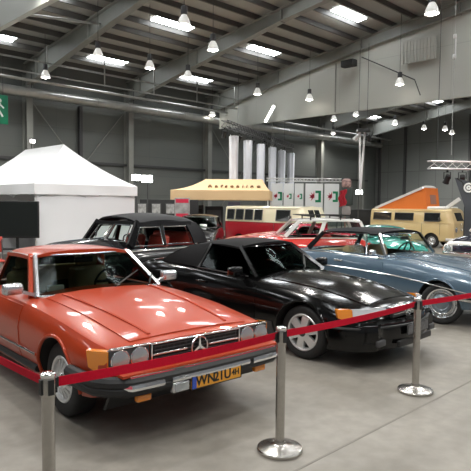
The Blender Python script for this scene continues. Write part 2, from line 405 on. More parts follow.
# ================================================================== ORANGE-RED COUPE (front left)
def build_orange():
    c = car_root('classic_coupe', 'orange-red classic coupe with a hardtop and amber number plate, nearest car on the left', -.8488, 5.2142, 138.48)
    S = Shape(R=.318, xf=.80, xr=-3.42, tum=.075, crease=.66, sr=.05,
              w=[(.80, .835), (.72, .862), (.5, .885), (0, .897), (-1.2, .895), (-2.6, .895), (-3.2, .86), (-3.42, .82)],
              zb=[(.80, .40), (.5, .27), (0, .22), (-2.46, .22), (-3.0, .28), (-3.42, .40)],
              zs=[(.80, .725), (.4, .775), (0, .825), (-.8, .875), (-1.8, .885), (-2.6, .87), (-3.3, .77), (-3.42, .74)],
              zc=[(.80, .735), (.72, .765), (.4, .825), (0, .880), (-.75, .935), (-1.1, .94), (-2.0, .91), (-2.6, .91), (-3.3, .80), (-3.42, .76)])
    b = S.body(RED, c, [(0, .362), (-2.46, .362)], (-.98, -1.98, .64, .32))
    # bonnet with two raised edges, doors, sills
    hb = S.top_panel(.74, -.72, lambda x: -.60 - .03 * (.74 - x), lambda x: .60 + .03 * (.74 - x), .010)
    for sg in (-1, 1):
        hb.tube([(x, sg * (.40 + .10 * (.7 - x) / 1.4), S.top(x, .42) + .010) for x in [.70 - 1.38 * k / 12 for k in range(13)]], .014, 6)
    hb.build('bonnet', RED, c)
    for sg in (-1, 1):
        S.side_panel(-.78, -1.98, .36, lambda x: I(S.zs, x) - .035, sg, .006).build('door', RED, c)
        d = MB(); d.tube(S.side_line(-.36, -2.10, .47, sg, .0, .010), .013, 8); d.build('side_trim', CHROME, c)
        d = MB(); d.tube(S.side_line(-.40, -2.08, .325, sg, 0, .008), .035, 8, flat=1); d.build('sill', RUBBER, c)
        for k in (0, -2.46):
            a = MB(); a.tube([(k + .368 * math.cos(t), sg * (S.side(k + .36 * math.cos(t), .33 + .36 * math.sin(t)) - .002), .328 + .368 * math.sin(t)) for t in [PI * (-.03 + 1.06 * j / 24) for j in range(25)]], .016, 8)
            a.build('arch_lip', RED, c)
        h = MB(); h.rbox((-1.80, sg * (S.side(-1.8, .76) + .022), .76), (.20, .03, .03), .012); h.build('door_handle', CHROME, c)
    # windscreen, pillars, hardtop
    Ab = (-.83, -.70, .895); At = (-1.27, -.545, 1.262); Ct = (-1.90, -.55, 1.265); Cb = (-2.12, -.66, .895)
    gl = quad(Ab, At, mir(At), mir(Ab), (.10, 0, .0)); gl.build('windscreen', GLASS, c)
    fr = MB()
    def bowed(p, q, bow, n=12): return [lerp(p, q, i / n) + Vector((bow * 4 * (i / n) * (1 - i / n), 0, 0)) for i in range(n + 1)]
    fr.tube(bowed(Ab, mir(Ab), .105), .016, 8); fr.tube(bowed(At, mir(At), .10), .014, 8)
    for p, q in ((Ab, At), (mir(Ab), mir(At))): fr.beam(Vector(p) + Vector((.03, 0, 0)), Vector(q) + Vector((.03, 0, 0)), .032, .03, (1, 0, 0))
    fr.build('windscreen_frame', BRIGHT, c)
    pl = [MB().beam((Ab[0] - .055, sg * .732, Ab[2] - .02), (At[0] - .055, sg * .562, At[2]), .045, .04, (0, sg, 0)).build('windscreen_pillar', RED, c) for sg in (-1, 1)]
    def rf(u, v):
        w = 2 * v - 1; ex = -1.255 + .085 * (1 - w * w); ex2 = -1.93 - .06 * (1 - w * w)
        return (ex + (ex2 - ex) * u, w * .585, 1.272 + .048 * (1 - abs(w) ** 2.6) - .012 * abs(2 * u - 1) ** 2 - .012 * w ** 8)
    ht = MB().shell(rf, 12, 20, (0, 0, -.035))
    for sg in (-1, 1):
        ht.shell(lambda u, v: lerp(lerp((-1.86, sg * .575, 1.27), (-2.02, sg * .68, .90), u), lerp((-2.02, sg * .52, 1.255), (-2.28, sg * .60, .905), u), v), 6, 4, (0, -sg * .04, 0))
    ht.build('hardtop', RED, c)
    quad((-1.98, -.53, 1.25), (-2.26, -.60, .91), (-2.26, .60, .91), (-1.98, .53, 1.25), (-.08, 0, 0)).build('rear_window', DGLASS, c)
    for sg in (-1, 1):
        g = MB(); P = [(-.92, .70, .90), (-1.30, .568, 1.25), (-1.85, .575, 1.255), (-2.0, .69, .90)]
        g.prism([(x, sg * y, z) for x, y, z in P], (0, -sg * .005, 0)); g.build('side_window', GLASS, c)
        w = MB(); w.beam((-1.28, sg * .572, 1.256), (-1.88, sg * .578, 1.262), .014, .014); w.build('window_trim', CHROME, c)
        mirror(c, -.90, sg * .90, .985, BRIGHT, sg, (.10, .19, .11))
    wiper(c, (-.74, .10, .93), (-.93, .42, 1.02), (.03, 0, .02)); wiper(c, (-.76, .52, .92), (-.90, .64, .99), (.03, 0, .02))
    # cabin
    for y in (-.36, .36): seat(c, TAN, -1.55, y)
    st = MB(); st.box((-1.98, 0, .98), (.10, 1.0, .18)); st.build('rear_shelf', TAN, c)
    dashboard(c, -.86, .64, .90, DARK, .30); steering(c, -1.26, .34, .93)
    k = MB(); k.box((-1.02, -.42, .935), (.05, .16, .06)); k.build('dash_card', WHITE, c)
    k = MB(); k.rbox((-1.25, 0, 1.19), (.03, .22, .06), .012); k.beam((-1.25, 0, 1.2), (-1.27, 0, 1.27), .02, .02, (1, 0, 0)); k.build('rear_view_mirror', INK, c)
    # nose
    g = MB(); g.box((.802, 0, .635), (.02, .90, .17)); gr = g.build('grille', INK, c)
    s_ = MB()
    for i in range(5): s_.box((.818, 0, .575 + .03 * i), (.014, .86, .005))
    for i in range(-7, 8): s_.box((.815, i * .06, .635), (.008, .004, .15))
    s_.build('grille_slats', DGREY, gr)
    f = MB()
    for dz in (.552, .722): f.rbox((.818, 0, dz), (.03, .92, .014), .005)
    for dy in (-.455, .455): f.rbox((.818, dy, .637), (.03, .014, .18), .005)
    f.build('grille_frame', CHROME, gr)
    for sg in (-1, 1): s_ = MB(); s_.rbox((.826, sg * .28, .637), (.016, .33, .016), .005); s_.build('grille_bar', CHROME, gr)
    star(gr, (.845, 0, .637), .082, CHROME, .012)
    for sg in (-1, 1):
        h = MB(); h.rbox((.788, sg * .640, .637), (.05, .35, .172), .012); hh = h.build('headlight', DGREY, c)
        for yy in (.560, .728):
            l = MB(); l.lathe([(.074, 0), (.072, .012), (.05, .02), (0, .024)], 28, (.812, sg * yy, .640), 'x'); l.build('lamp', LENS, hh)
            r_ = MB(); r_.tube([(.818, sg * yy + .076 * math.cos(t), .640 + .076 * math.sin(t)) for t in [2 * PI * q / 28 for q in range(28)]], .006, 6, True); r_.build('lamp_ring', CHROME, hh)
        f = MB(); f.rbox((.80, sg * .63, .728), (.05, .34, .012), .004); f.build('headlight_trim', CHROME, hh)
        a = MB()
        a.prism([(.805, sg * .822, .57), (.805, sg * .822, .715), (.72, sg * .882, .715), (.60, sg * .895, .70), (.63, sg * .895, .58), (.72, sg * .885, .565)], (-.05, -sg * .05, 0))
        a.build('indicator', AMBER, c)
    # bumper: rubber faced with bright inserts
    def bpath(z, x0=.955, yy=.80, out=0.):
        P = [(.38, -.925 - out, z), (.60, -.925 - out, z), (.78, -.905 - out, z), (.88, -.84, z)] + [(x0 + .03 * (1 - (y / yy) ** 2) + out, y, z) for y in [-.72 + .12 * i for i in range(13)]] + [(.88, .84, z), (.78, .905 + out, z), (.60, .925 + out, z), (.38, .925 + out, z)]
        return P
    bm_ = MB()
    for z0, r in ((.445, .048), (.50, .052)): bm_.tube(bpath(z0), r, 10)
    bp = bm_.build('front_bumper', RUBBER, c)
    for y0, y1 in ((-.78, -.47), (.44, .78)):
        k = MB(); P = [(.991 + .03 * (1 - (y / .8) ** 2) - (.07 if abs(y) > .75 else 0), y, .475) for y in [y0 + (y1 - y0) * i / 6 for i in range(7)]]
        k.tube(P, .030, 8); k.build('bumper_insert', CHROME, bp)
    k = MB(); k.tube([(.975 + .03 * (1 - (y / .8) ** 2), y, .545) for y in [-.74 + .1233 * i for i in range(13)]], .012, 8); k.build('bumper_strip', CHROME, bp)
    k = MB(); k.tube([(.990 + .03 * (1 - (y / .8) ** 2), y, .478) for y in [-.40 + .1 * i for i in range(9)]], .026, 8); k.build('bumper_insert', CHROME, bp)
    for sg in (-1, 1):
        k = MB(); k.rbox((.93, sg * .60, .365), (.05, .13, .06), .015); k.build('bumper_lamp', AMBER, bp)
        k = MB(); k.rbox((.88, sg * .60, .40), (.10, .22, .04), .01); k.build('lamp_bracket', RUBBER, bp)
    v = MB(); v.shell(lambda u, w: (.84 - .10 * u, (w - .5) * 1.62, .43 - .17 * u), 4, 10, (-.03, 0, 0)); v.build('front_valance', INK, c)
    v = MB(); v.box((.90, 0, .56), (.16, 1.60, .02)); v.build('bumper_gap_panel', RED, c)
    number_plate(c, 1.030, .035, .42, PLATE, True, [('WN', -.120, .108), ('21U', .055, .108), ('4H', .195, .068)])
    k = MB(); k.rbox((1.005, -.315, .41), (.05, .16, .085), .012); pk = k.build('plate_lamp', BRIGHT, c)
    k = MB(); k.rbox((1.032, -.315, .41), (.01, .13, .06), .004); k.build('lamp', LENS, pk)
    # tail
    k = MB(); k.tube([(-3.2, -.9, .5), (-3.45, -.84, .5), (-3.50, 0, .5), (-3.45, .84, .5), (-3.2, .9, .5)], .06, 10); k.build('rear_bumper', RUBBER, c)
    for sg in (-1, 1): k = MB(); k.rbox((-3.41, sg * .60, .66), (.04, .40, .14), .01); k.build('tail_light', REDLENS, c)
    wheels(c, 'bundt', .318, .205, 2.46, 1.45)
    return c
build_orange()

# ================================================================== BLACK SOFT-TOP (middle)
def build_black():
    c = car_root('convertible', 'glossy black convertible with its soft top up, middle of the front row', 1.3711, 7.1046, 133.5)
    S = Shape(R=.318, xf=.86, xr=-3.42, tum=.10, crease=.58, sr=.07,
              w=[(.86, .60), (.80, .70), (.68, .80), (.45, .875), (0, .905), (-1.2, .905), (-2.6, .905), (-3.1, .86), (-3.42, .74)],
              zb=[(.86, .26), (.5, .20), (0, .19), (-2.5, .19), (-3.0, .26), (-3.42, .38)],
              zs=[(.86, .58), (.75, .64), (.5, .695), (0, .79), (-.8, .865), (-1.8, .93), (-2.6, .95), (-3.1, .92), (-3.42, .83)],
              zc=[(.86, .60), (.75, .675), (.5, .755), (0, .865), (-.70, .935), (-1.0, .945), (-2.0, .97), (-2.6, .985), (-3.1, .955), (-3.42, .86)])
    S.body(BLACK, c, [(0, .36), (-2.515, .36)], (-1.0, -2.0, .64, .32))
    hb = S.top_panel(.66, -.62, lambda x: -.52 - .09 * (.66 - x), lambda x: .52 + .09 * (.66 - x), .010)
    hb.build('bonnet', BLACK, c)
    S.top_panel(-2.45, -3.30, -.66, .66, .008).build('boot_lid', BLACK, c)
    for sg in (-1, 1):
        S.side_panel(-.70, -1.95, .40, lambda x: I(S.zs, x) - .05, sg, .005).build('door', BLACK, c)
        d = S.side_panel(-.42, -2.10, .22, .39, sg, .012); d.build('side_cladding', DGREY, c)
        h = MB(); h.rbox((-1.68, sg * (S.side(-1.68, .76) + .02), .76), (.20, .03, .035), .012); h.build('door_handle', BLACK, c)
        for k in (0, -2.515):
            a = MB(); a.tube([(k + .366 * math.cos(t), sg * (S.side(k + .36 * math.cos(t), .33 + .36 * math.sin(t)) - .004), .328 + .366 * math.sin(t)) for t in [PI * (-.02 + 1.04 * j / 24) for j in range(25)]], .014, 8)
            a.build('arch_lip', BLACK, c)
    Ab = (-.80, -.73, .875); At = (-1.27, -.535, 1.235)
    quad(Ab, At, mir(At), mir(Ab), (.12, 0, 0)).build('windscreen', glass_mat('green_glass', (.42, .52, .47)), c)
    def bowed(p, q, bow, n=12): return [lerp(p, q, i / n) + Vector((bow * 4 * (i / n) * (1 - i / n), 0, 0)) for i in range(n + 1)]
    fr = MB(); fr.tube(bowed(At, mir(At), .12), .022, 8)
    for p, q in ((Ab, At), (mir(Ab), mir(At))): fr.beam(p, q, .055, .04, (1, 0, 0))
    fr.build('windscreen_frame', BLACK, c)
    def rf(u, v):
        w = 2 * v - 1; ex = -1.25 + .115 * (1 - w * w); x = ex + (-2.18 - ex) * u
        return (x, w * (.57 + .03 * u), 1.245 + .050 * (1 - abs(w) ** 2.4) + .030 * math.sin(PI * min(1, u * 1.0)) - .045 * u ** 4 - .015 * w ** 8)
    tp = MB().shell(rf, 14, 20, (0, 0, -.03))
    def rearf(u, v):
        w = 2 * v - 1; a = rf(1, v); p = Vector((-2.74 - .05 * (1 - w * w), w * .72, .95 + .01 * (1 - w * w)))
        return lerp(a, p, u) + Vector((0, 0, .05 * 4 * u * (1 - u)))
    tp.shell(rearf, 10, 20, (0, 0, -.03))
    for sg in (-1, 1):
        tp.shell(lambda u, v: lerp(lerp((-1.80, sg * .592, 1.262), (-1.83, sg * .80, .93), u), lerp((-2.20, sg * .605, 1.215), (-2.74, sg * .72, .955), u), v) + Vector((0, sg * .035 * 4 * u * (1 - u), 0)), 8, 10, (0, -sg * .03, 0))
    tp.build('soft_top', CLOTH_TOP, c)
    rw = MB(); rw.shell(lambda u, v: Vector(rearf(.15 + .65 * u, .22 + .56 * v)) + Vector((-.006, 0, .006)), 6, 10, (-.003, 0, .004)); rw.build('rear_window', DGLASS, c)
    for sg in (-1, 1):
        g = MB(); g.prism([(x, sg * y, z) for x, y, z in [(-.88, .755, .885), (-1.30, .555, 1.235), (-1.82, .59, 1.25), (-1.85, .80, .925)]], (0, -sg * .005, 0)); g.build('side_window', DGLASS, c)
        k = MB(); k.beam((-1.795, sg * .594, 1.255), (-1.83, sg * .81, .925), .02, .02, (0, sg, 0)); k.build('window_seal', DGREY, c)
        k = MB(); k.beam((-.90, sg * .80, .89), (-1.84, sg * .825, .935), .012, .012, (0, sg, 0)); k.build('window_trim', DGREY, c)
        mirror(c, -.98, sg * .95, .955, BLACK, sg, (.11, .20, .13))
    wiper(c, (-.66, .05, .945), (-.92, .38, 1.05), (.03, 0, .02))
    for y in (-.36, .36): seat(c, DARK, -1.55, y)
    dashboard(c, -.86, .64, .90); steering(c, -1.24, .34, .92)
    # nose: grille, lamps, bumper
    g = MB(); g.rbox((.85, 0, .60), (.08, .72, .13), .03); gr = g.build('grille', INK, c)
    s_ = MB()
    for i in range(4): s_.box((.895, 0, .56 + .028 * i), (.01, .66, .006))
    s_.build('grille_slats', CHROME, gr)
    f = MB(); f.rbox((.872, 0, .672), (.07, .74, .02), .008); f.build('grille_frame', CHROME, gr)
    star(gr, (.905, 0, .605), .07, CHROME, .011)
    for sg in (-1, 1):
        h = MB(); h.prism([(.845, sg * .42, .555), (.845, sg * .42, .662), (.74, sg * .70, .668), (.655, sg * .815, .668), (.67, sg * .815, .55), (.76, sg * .69, .55)], (-.06, -sg * .02, 0)); hh = h.build('headlight', mat('clear_lens', (.80, .83, .86), .10, .2, 1.), c)
        l = MB(); l.rbox((.815, sg * .50, .61), (.02, .12, .075), .008, rot=Matrix.Rotation(-sg * .35, 3, 'Z')); l.build('reflector', CHROME, hh)
        a = MB(); a.prism([(.67, sg * .818, .552), (.655, sg * .818, .668), (.60, sg * .855, .672), (.50, sg * .895, .66), (.53, sg * .895, .57), (.62, sg * .865, .55)], (-.05, -sg * .04, 0)); a.build('indicator', AMBER, hh)
    def bp(z, o=0.): return [(.40, -.925 - o, z), (.56, -.91 - o, z), (.74, -.82 - o, z), (.86, -.66, z)] + [(.97 - .14 * (abs(y) / .6) ** 2 + o, y, z) for y in (-.55, -.4, -.2, 0, .2, .4, .55)] + [(.86, .66, z), (.74, .82 + o, z), (.56, .91 + o, z), (.40, .925 + o, z)]
    k = MB(); P0 = bp(0.); NB = len(P0) - 1
    def bfn(u, v):
        f = u * NB; i = min(int(f), NB - 1); p = lerp(P0[i], P0[i + 1], f - i); nrm = Vector((p.x + 1.2, p.y * 1.0, 0)).normalized()
        z = .215 + .325 * v; o = .045 * math.sin(PI * min(1, .12 + .80 * v)) ** .6 - .10 * max(0, .25 - v) - .10 * max(0, v - .85)
        return (p.x + nrm.x * o, p.y + nrm.y * o, z)
    k.shell(bfn, 56, 14, lambda u, v: (-.05 if .1 < u < .9 else 0, 0, 0) if .1 < u < .9 else (-.02, -.03 if u > .5 else .03, 0))
    bu = k.build('front_bumper', BLACK, c)
    k = MB(); k.tube(bp(.475, .045), .014, 8); k.build('bumper_strip', RUBBER, bu)
    k = MB(); k.rbox((.992, 0, .28), (.04, .80, .07), .01); k.build('air_intake', INK, bu)
    for sg in (-1, 1): k = MB(); k.rbox((.90, sg * .62, .31), (.05, .16, .07), .015); k.build('fog_lamp', DGREY, bu)
    number_plate(c, 1.030, 0, .42, mat('plate_silver', (.10, .10, .105), .4, noise=(40, .6)), False, [])
    k = MB(); k.tube([(-3.2, -.9, .45), (-3.42, -.78, .45), (-3.50, 0, .45), (-3.42, .78, .45), (-3.2, .9, .45)], .09, 10); k.build('rear_bumper', BLACK, c)
    for sg in (-1, 1): k = MB(); k.rbox((-3.36, sg * .66, .72), (.06, .30, .14), .01); k.build('tail_light', REDLENS, c)
    wheels(c, 'spoke', .318, .225, 2.515, 1.46, 0, None, .69)
    return c
build_black()

# ================================================================== a three-box car, used for the blue coupe and the cars further back
def saloon(name, label, X, Y, yaw, paint, roofm, S, gh, wheel_style='cap', trim=CHROME, seatm=DARK, steer=0, base=2.7, detail=True, glassm=GLASS, pillar=None, nose='quad', track=1.5, crown=.05, capm=None, post=.045):
    c = car_root(name, label, X, Y, yaw)
    Ab, At, Ct, Cb, xB = gh
    S.body(paint, c, [(0, S.R + .045), (-base, S.R + .045)], (Ab[0] - .12, Cb[0] + .1, abs(Ab[1]) - .05, .34))
    S.top_panel(S.xf - .10, Ab[0] + .10, -.55, .55, .009).build('bonnet', paint, c)
    S.top_panel(Cb[0] - .25, S.xr + .1, -.58, .58, .008).build('boot_lid', paint, c)
    pil = pillar or paint
    quad(Ab, At, mir(At), mir(Ab), (.09, 0, 0)).build('windscreen', glassm, c)
    quad(Ct, Cb, mir(Cb), mir(Ct), (-.08, 0, 0)).build('rear_window', glassm, c)
    def rf(u, v):
        w = 2 * v - 1; ex = At[0] + .075 * (1 - w * w) + .01; x2 = Ct[0] - .06 * (1 - w * w) - .01; ey = abs(At[1]) + (abs(Ct[1]) - abs(At[1])) * u + .03
        return (ex + (x2 - ex) * u, w * ey, At[2] + (Ct[2] - At[2]) * u + .012 + .035 * 4 * u * (1 - u) + crown * (1 - abs(w) ** 2.6) - .014 * w ** 8)
    MB().shell(rf, 12, 18, (0, 0, -.03)).build('roof', roofm, c)
    fr = MB()
    n = 10
    fr.tube([lerp(Ab, mir(Ab), i / n) + Vector((.092 * 4 * (i / n) * (1 - i / n), 0, 0)) for i in range(n + 1)], .013, 8)
    fr.tube([lerp(At, mir(At), i / n) + Vector((.09 * 4 * (i / n) * (1 - i / n), 0, 0)) for i in range(n + 1)], .012, 8)
    fr.build('windscreen_trim', trim, c)
    for sg in (-1, 1):
        g_ = lambda p, dy=0.: Vector((p[0], sg * (abs(p[1]) + dy), p[2]))
        p = MB(); p.beam(g_(Ab, .015), g_(At, .01), post, .035, (0, sg, 0)); p.build('windscreen_pillar', pil, c)
        p = MB(); p.beam(g_(Ct, .01), g_(Cb, .015), .06, .035, (0, sg, 0), w1=.10); p.build('rear_pillar', roofm if roofm is not paint else pil, c)
        r_ = MB(); r_.beam(g_(At, .025), g_(Ct, .025), .016, .016); r_.build('drip_rail', trim, c)
        Bb = lerp(g_(Ab), g_(Cb), xB); Bt = lerp(g_(At), g_(Ct), xB)
        p = MB(); p.beam(Bb, Bt, .022 if post < .06 else post, .02, (0, sg, 0)); p.build('window_divider', trim, c)
        w = MB(); w.prism([g_(Ab, -.01), g_(At, -.01), g_(Ct, -.01), g_(Cb, -.01)], (0, -sg * .005, 0)); w.build('side_window', glassm, c)
        b_ = MB(); b_.tube([(x, sg * (S.half(x)[8][0] + .004), I(S.zs, x) - S.sr * .25) for x in [Ab[0] + .05 + (Cb[0] - Ab[0] - .1) * i / 12 for i in range(13)]], .012, 8); b_.build('belt_trim', trim, c)
        S.side_panel(Ab[0] + .05, Ab[0] - 1.02, I(S.zb, -1) + .14, lambda x: I(S.zs, x) - .05, sg, .005).build('door', paint, c)
        if detail:
            t = MB(); t.tube(S.side_line(S.xf - .25, S.xr + .25, lambda x: I(S.zs, x) - .25 - .012 * x * 0, sg, 0, .006, 40), .012, 8); t.build('side_trim', trim, c)
            h = MB(); h.rbox((Ab[0] - .92, sg * (S.side(Ab[0] - .92, .82) + .022), .82), (.20, .03, .03), .01); h.build('door_handle', trim, c)
            for k in (0, -base):
                a = MB(); q = S.R + .05
                a.tube([(k + q * math.cos(t), sg * (S.side(k + q * math.cos(t), S.R + q * math.sin(t)) - .003), S.R + .01 + q * math.sin(t)) for t in [PI * (-.02 + 1.04 * j / 24) for j in range(25)]], .015, 8); a.build('arch_lip', paint, c)
    if detail:
        mirror(c, Ab[0] - .10, -.92, Ab[2] + .06, trim, -1, (.06, .15, .10))
        k = MB(); k.rbox((At[0] + .10, 0, At[2] - .08), (.03, .22, .06), .012); k.build('rear_view_mirror', INK, c)
    mid = (Ab[0] + Cb[0]) / 2
    for y in (-.34, .34): seat(c, seatm, mid + .22, y, .36, 1., False)
    k = MB(); k.rbox((Cb[0] + .38, 0, .48), (.45, 1.1, .2), .07); k.rbox((Cb[0] + .20, 0, .74), (.16, 1.1, .45), .07); k.build('rear_seat', seatm, c)
    dashboard(c, Ab[0] - .04, abs(Ab[1]) - .06, Ab[2] - .02, DARK, .24); steering(c, Ab[0] - .42, .34, Ab[2] + .0, .2, INK)
    zf = I(S.zs, S.xf); wf = I(S.w, S.xf)
    if nose:
        g = MB(); g.rbox((S.xf + .01, 0, zf - .14), (.05, .50, .24), .02); gr = g.build('grille', trim, c)
        s_ = MB()
        for i in range(7): s_.box((S.xf + .038, 0, zf - .235 + .032 * i), (.008, .44, .012))
        s_.build('grille_slats', INK, gr)
        for sg in (-1, 1):
            l = MB(); l.lathe([(.10, -.03), (.10, .02), (.07, .045), (0, .055)], 28, (S.xf, sg * (wf - .15), zf - .15), 'x'); hh = l.build('headlight', LENS, c)
            r_ = MB(); r_.tube([(S.xf + .025, sg * (wf - .15) + .103 * math.cos(t), zf - .15 + .103 * math.sin(t)) for t in [2 * PI * q / 28 for q in range(28)]], .010, 6, True); r_.build('headlight_rim', trim, hh)
            a = MB(); q = S.xf - .16; a.rbox((q, sg * (S.side(q, zf - .15) + .004), zf - .15), (.14, .03, .055), .012); a.build('indicator', AMBER, c)
    for nm, xx, s_x in (('front_bumper', S.xf, 1), ('rear_bumper', S.xr, -1)):
        k = MB(); w_ = I(S.w, xx); zz = I(S.zb, xx) + .10
        k.tube([(xx - s_x * .45, -w_ - .07, zz), (xx - s_x * .12, -w_ - .05, zz)] + [(xx + s_x * (.10 - .05 * (t * t)), t * w_, zz) for t in (-.95, -.6, -.3, 0, .3, .6, .95)] + [(xx - s_x * .12, w_ + .05, zz), (xx - s_x * .45, w_ + .07, zz)], .05, 8, flat=.6)
        k.build(nm, trim, c)
    for sg in (-1, 1): k = MB(); k.rbox((S.xr - .01, sg * (I(S.w, S.xr) - .18), I(S.zs, S.xr) - .16), (.04, .26, .14), .015); k.build('tail_light', REDLENS, c)
    wheels(c, wheel_style, S.R, .19, base, track, steer, capm, .74 if detail else .63)
    return c

def std_shape(h=1., w=.86, xf=.72, xr=-3.7, R_=.31, tum=.10, sr=.06, low=.18, crease=.6):
    return Shape(R=R_, xf=xf, xr=xr, tum=tum, crease=crease, sr=sr,
                 w=[(xf, w - .10), (xf - .12, w - .05), (xf - .5, w - .005), (-.6, w), (-2.6, w), (xr + .6, w - .03), (xr + .1, w - .09), (xr, w - .14)],
                 zb=[(xf, .34), (xf - .4, .24), (0, .20), (-2.7, .20), (xr + .5, .26), (xr, .36)],
                 zs=[(xf, h - .26), (xf - .1, h - .2), (0, h - .10), (-1.0, h - .03), (-2.4, h - .01), (-3.0, h - .02), (xr + .15, h - .13), (xr, h - .20)],
                 zc=[(xf, h - .24), (xf - .1, h - .17), (0, h - .02), (-.9, h + .03), (-2.4, h + .03), (-3.0, h + .02), (xr + .15, h - .10), (xr, h - .18)])

SB = Shape(R=.318, xf=.80, xr=-3.95, tum=.085, crease=.60, sr=.05,
           w=[(.80, .80), (.70, .84), (.4, .87), (0, .885), (-2.6, .885), (-3.4, .85), (-3.95, .76)],
           zb=[(.80, .36), (.4, .26), (0, .23), (-2.75, .23), (-3.3, .28), (-3.95, .38)],
           zs=[(.80, .745), (.4, .80), (0, .85), (-1.1, .935), (-2.4, .955), (-3.0, .945), (-3.8, .84), (-3.95, .80)],
           zc=[(.80, .765), (.4, .84), (0, .90), (-1.0, .985), (-2.4, 1.0), (-3.0, .985), (-3.8, .86), (-3.95, .82)])
saloon('coupe', 'grey-blue classic coupe with dark roof, on the right behind the black convertible', 3.795, 9.018, 143, BLUE, mat('dark_roof', (.006, .006, .007), .7, 0, 0, .15), SB,
       ((-1.12, -.70, .955), (-1.37, -.565, 1.315), (-2.70, -.565, 1.295), (-2.98, -.69, .965), .22), 'cap', CHROME, TAN, R(24), 2.75, True, CGLASS, CHROME, track=1.48, capm=mat('grey_blue_cap', (.16, .19, .22), .25, .4, .7))

# ================================================================== THE HALL
BW, AF = 27.9, 45.4                       # left wall (b) and far wall (a)
RS, RZ = .12, 8.95                        # roof slope, deck height at the left wall
def deck(b): return RZ + RS * (BW - b) if b > 5 else RZ + RS * (BW - 5) - RS * (5 - b)

def floor_mat():
    m = bpy.data.materials.new('polished_concrete'); m.use_nodes = True; nt = m.node_tree; b = nt.nodes['Principled BSDF']
    tc = nt.nodes.new('ShaderNodeTexCoord')
    def noise(sc, det, dist=0):
        n = nt.nodes.new('ShaderNodeTexNoise'); n.inputs['Scale'].default_value = sc; n.inputs['Detail'].default_value = det; n.inputs['Distortion'].default_value = dist
        nt.links.new(tc.outputs['Object'], n.inputs['Vector']); return n
    def ramp(src, stops):
        r = nt.nodes.new('ShaderNodeValToRGB'); r.color_ramp.elements[0].position = stops[0][0]; r.color_ramp.elements[0].color = (*stops[0][1], 1)
        r.color_ramp.elements[1].position = stops[1][0]; r.color_ramp.elements[1].color = (*stops[1][1], 1); nt.links.new(src, r.inputs[0]); return r
    n1 = noise(.9, 8, .6); r1 = ramp(n1.outputs['Fac'], [(.32, (.205, .187, .158)), (.68, (.278, .256, .221))])
    n2 = noise(7, 8); r2 = ramp(n2.outputs['Fac'], [(.35, (.86, .86, .86)), (.7, (1.08, 1.08, 1.08))])
    mx = nt.nodes.new('ShaderNodeMix'); mx.data_type = 'RGBA'; mx.blend_type = 'MULTIPLY'; mx.inputs[0].default_value = 1
    nt.links.new(r1.outputs[0], mx.inputs[6]); nt.links.new(r2.outputs[0], mx.inputs[7]); nt.links.new(mx.outputs[2], b.inputs['Base Color'])
    r3 = ramp(n1.outputs['Fac'], [(.3, (.36, .36, .36)), (.7, (.52, .52, .52))]); nt.links.new(r3.outputs[0], b.inputs['Roughness'])
    b.inputs['Specular IOR Level'].default_value = .4
    return m
fl = MB(); fl.box((12, 8, -.1), (68, 50, .2)); struct(fl.build('floor', floor_mat(), None, rz=HALL, smooth=0))
# saw-cut joints of the slab, running along both hall axes
JOINT = mat('joint_filler', (.20, .185, .16), .7)
k = 1
for b in (2.36, -3.64, 8.36, 14.36, 20.36):
    j = MB(); j.box((12, b, .0008), (66, .018, .003)); struct(j.build('trim_%d' % k, JOINT, None, rz=HALL, smooth=0)); k += 1
for a in (9.3, 15.3, 21.3):
    j = MB(); j.box((a, 8, .0005), (.012, 48, .003)); struct(j.build('trim_%d' % k, JOINT, None, rz=HALL, smooth=0)); k += 1

WALLM = panel_mat('wall_cladding', (.138, .148, .138), 6.0, 1.15, .12, .5, .10)
FARM = panel_mat('far_cladding', (.21, .22, .21), 1.5, 2.4, .22, .5, .10, .02)
w = MB(); w.box((14, BW + .15, 4.5), (63, .3, 9)); struct(w.build('wall_left', WALLM, None, rz=HALL, smooth=0))
w = MB(); w.box((AF + .15, 6, 6), (.3, 44.4, 12)); struct(w.build('wall_far', FARM, None, rz=HALL, smooth=0))
# roof deck (two slopes)
DECK = mat('roof_deck', (.34, .335, .31), .7, noise=(.4, .08))
d = MB()
for b0, b1 in ((BW + .3, 5), (5, -17)):
    d.prism([(-18, b0, deck(b0)), (AF + .3, b0, deck(b0)), (AF + .3, b1, deck(b1)), (-18, b1, deck(b1))], (0, 0, .12))
struct(d.build('ceiling', DECK, None, rz=HALL, smooth=0))
PURLIN = mat('purlin_steel', (.085, .083, .078), .6)
b = 27.0
while b > -15:
    p = MB(); p.box((13.7, b, deck(b) - .12), (63, .08, .22)); struct(p.build('trim_%d' % k, PURLIN, None, rz=HALL, smooth=0)); k += 1
    b -= 1.06
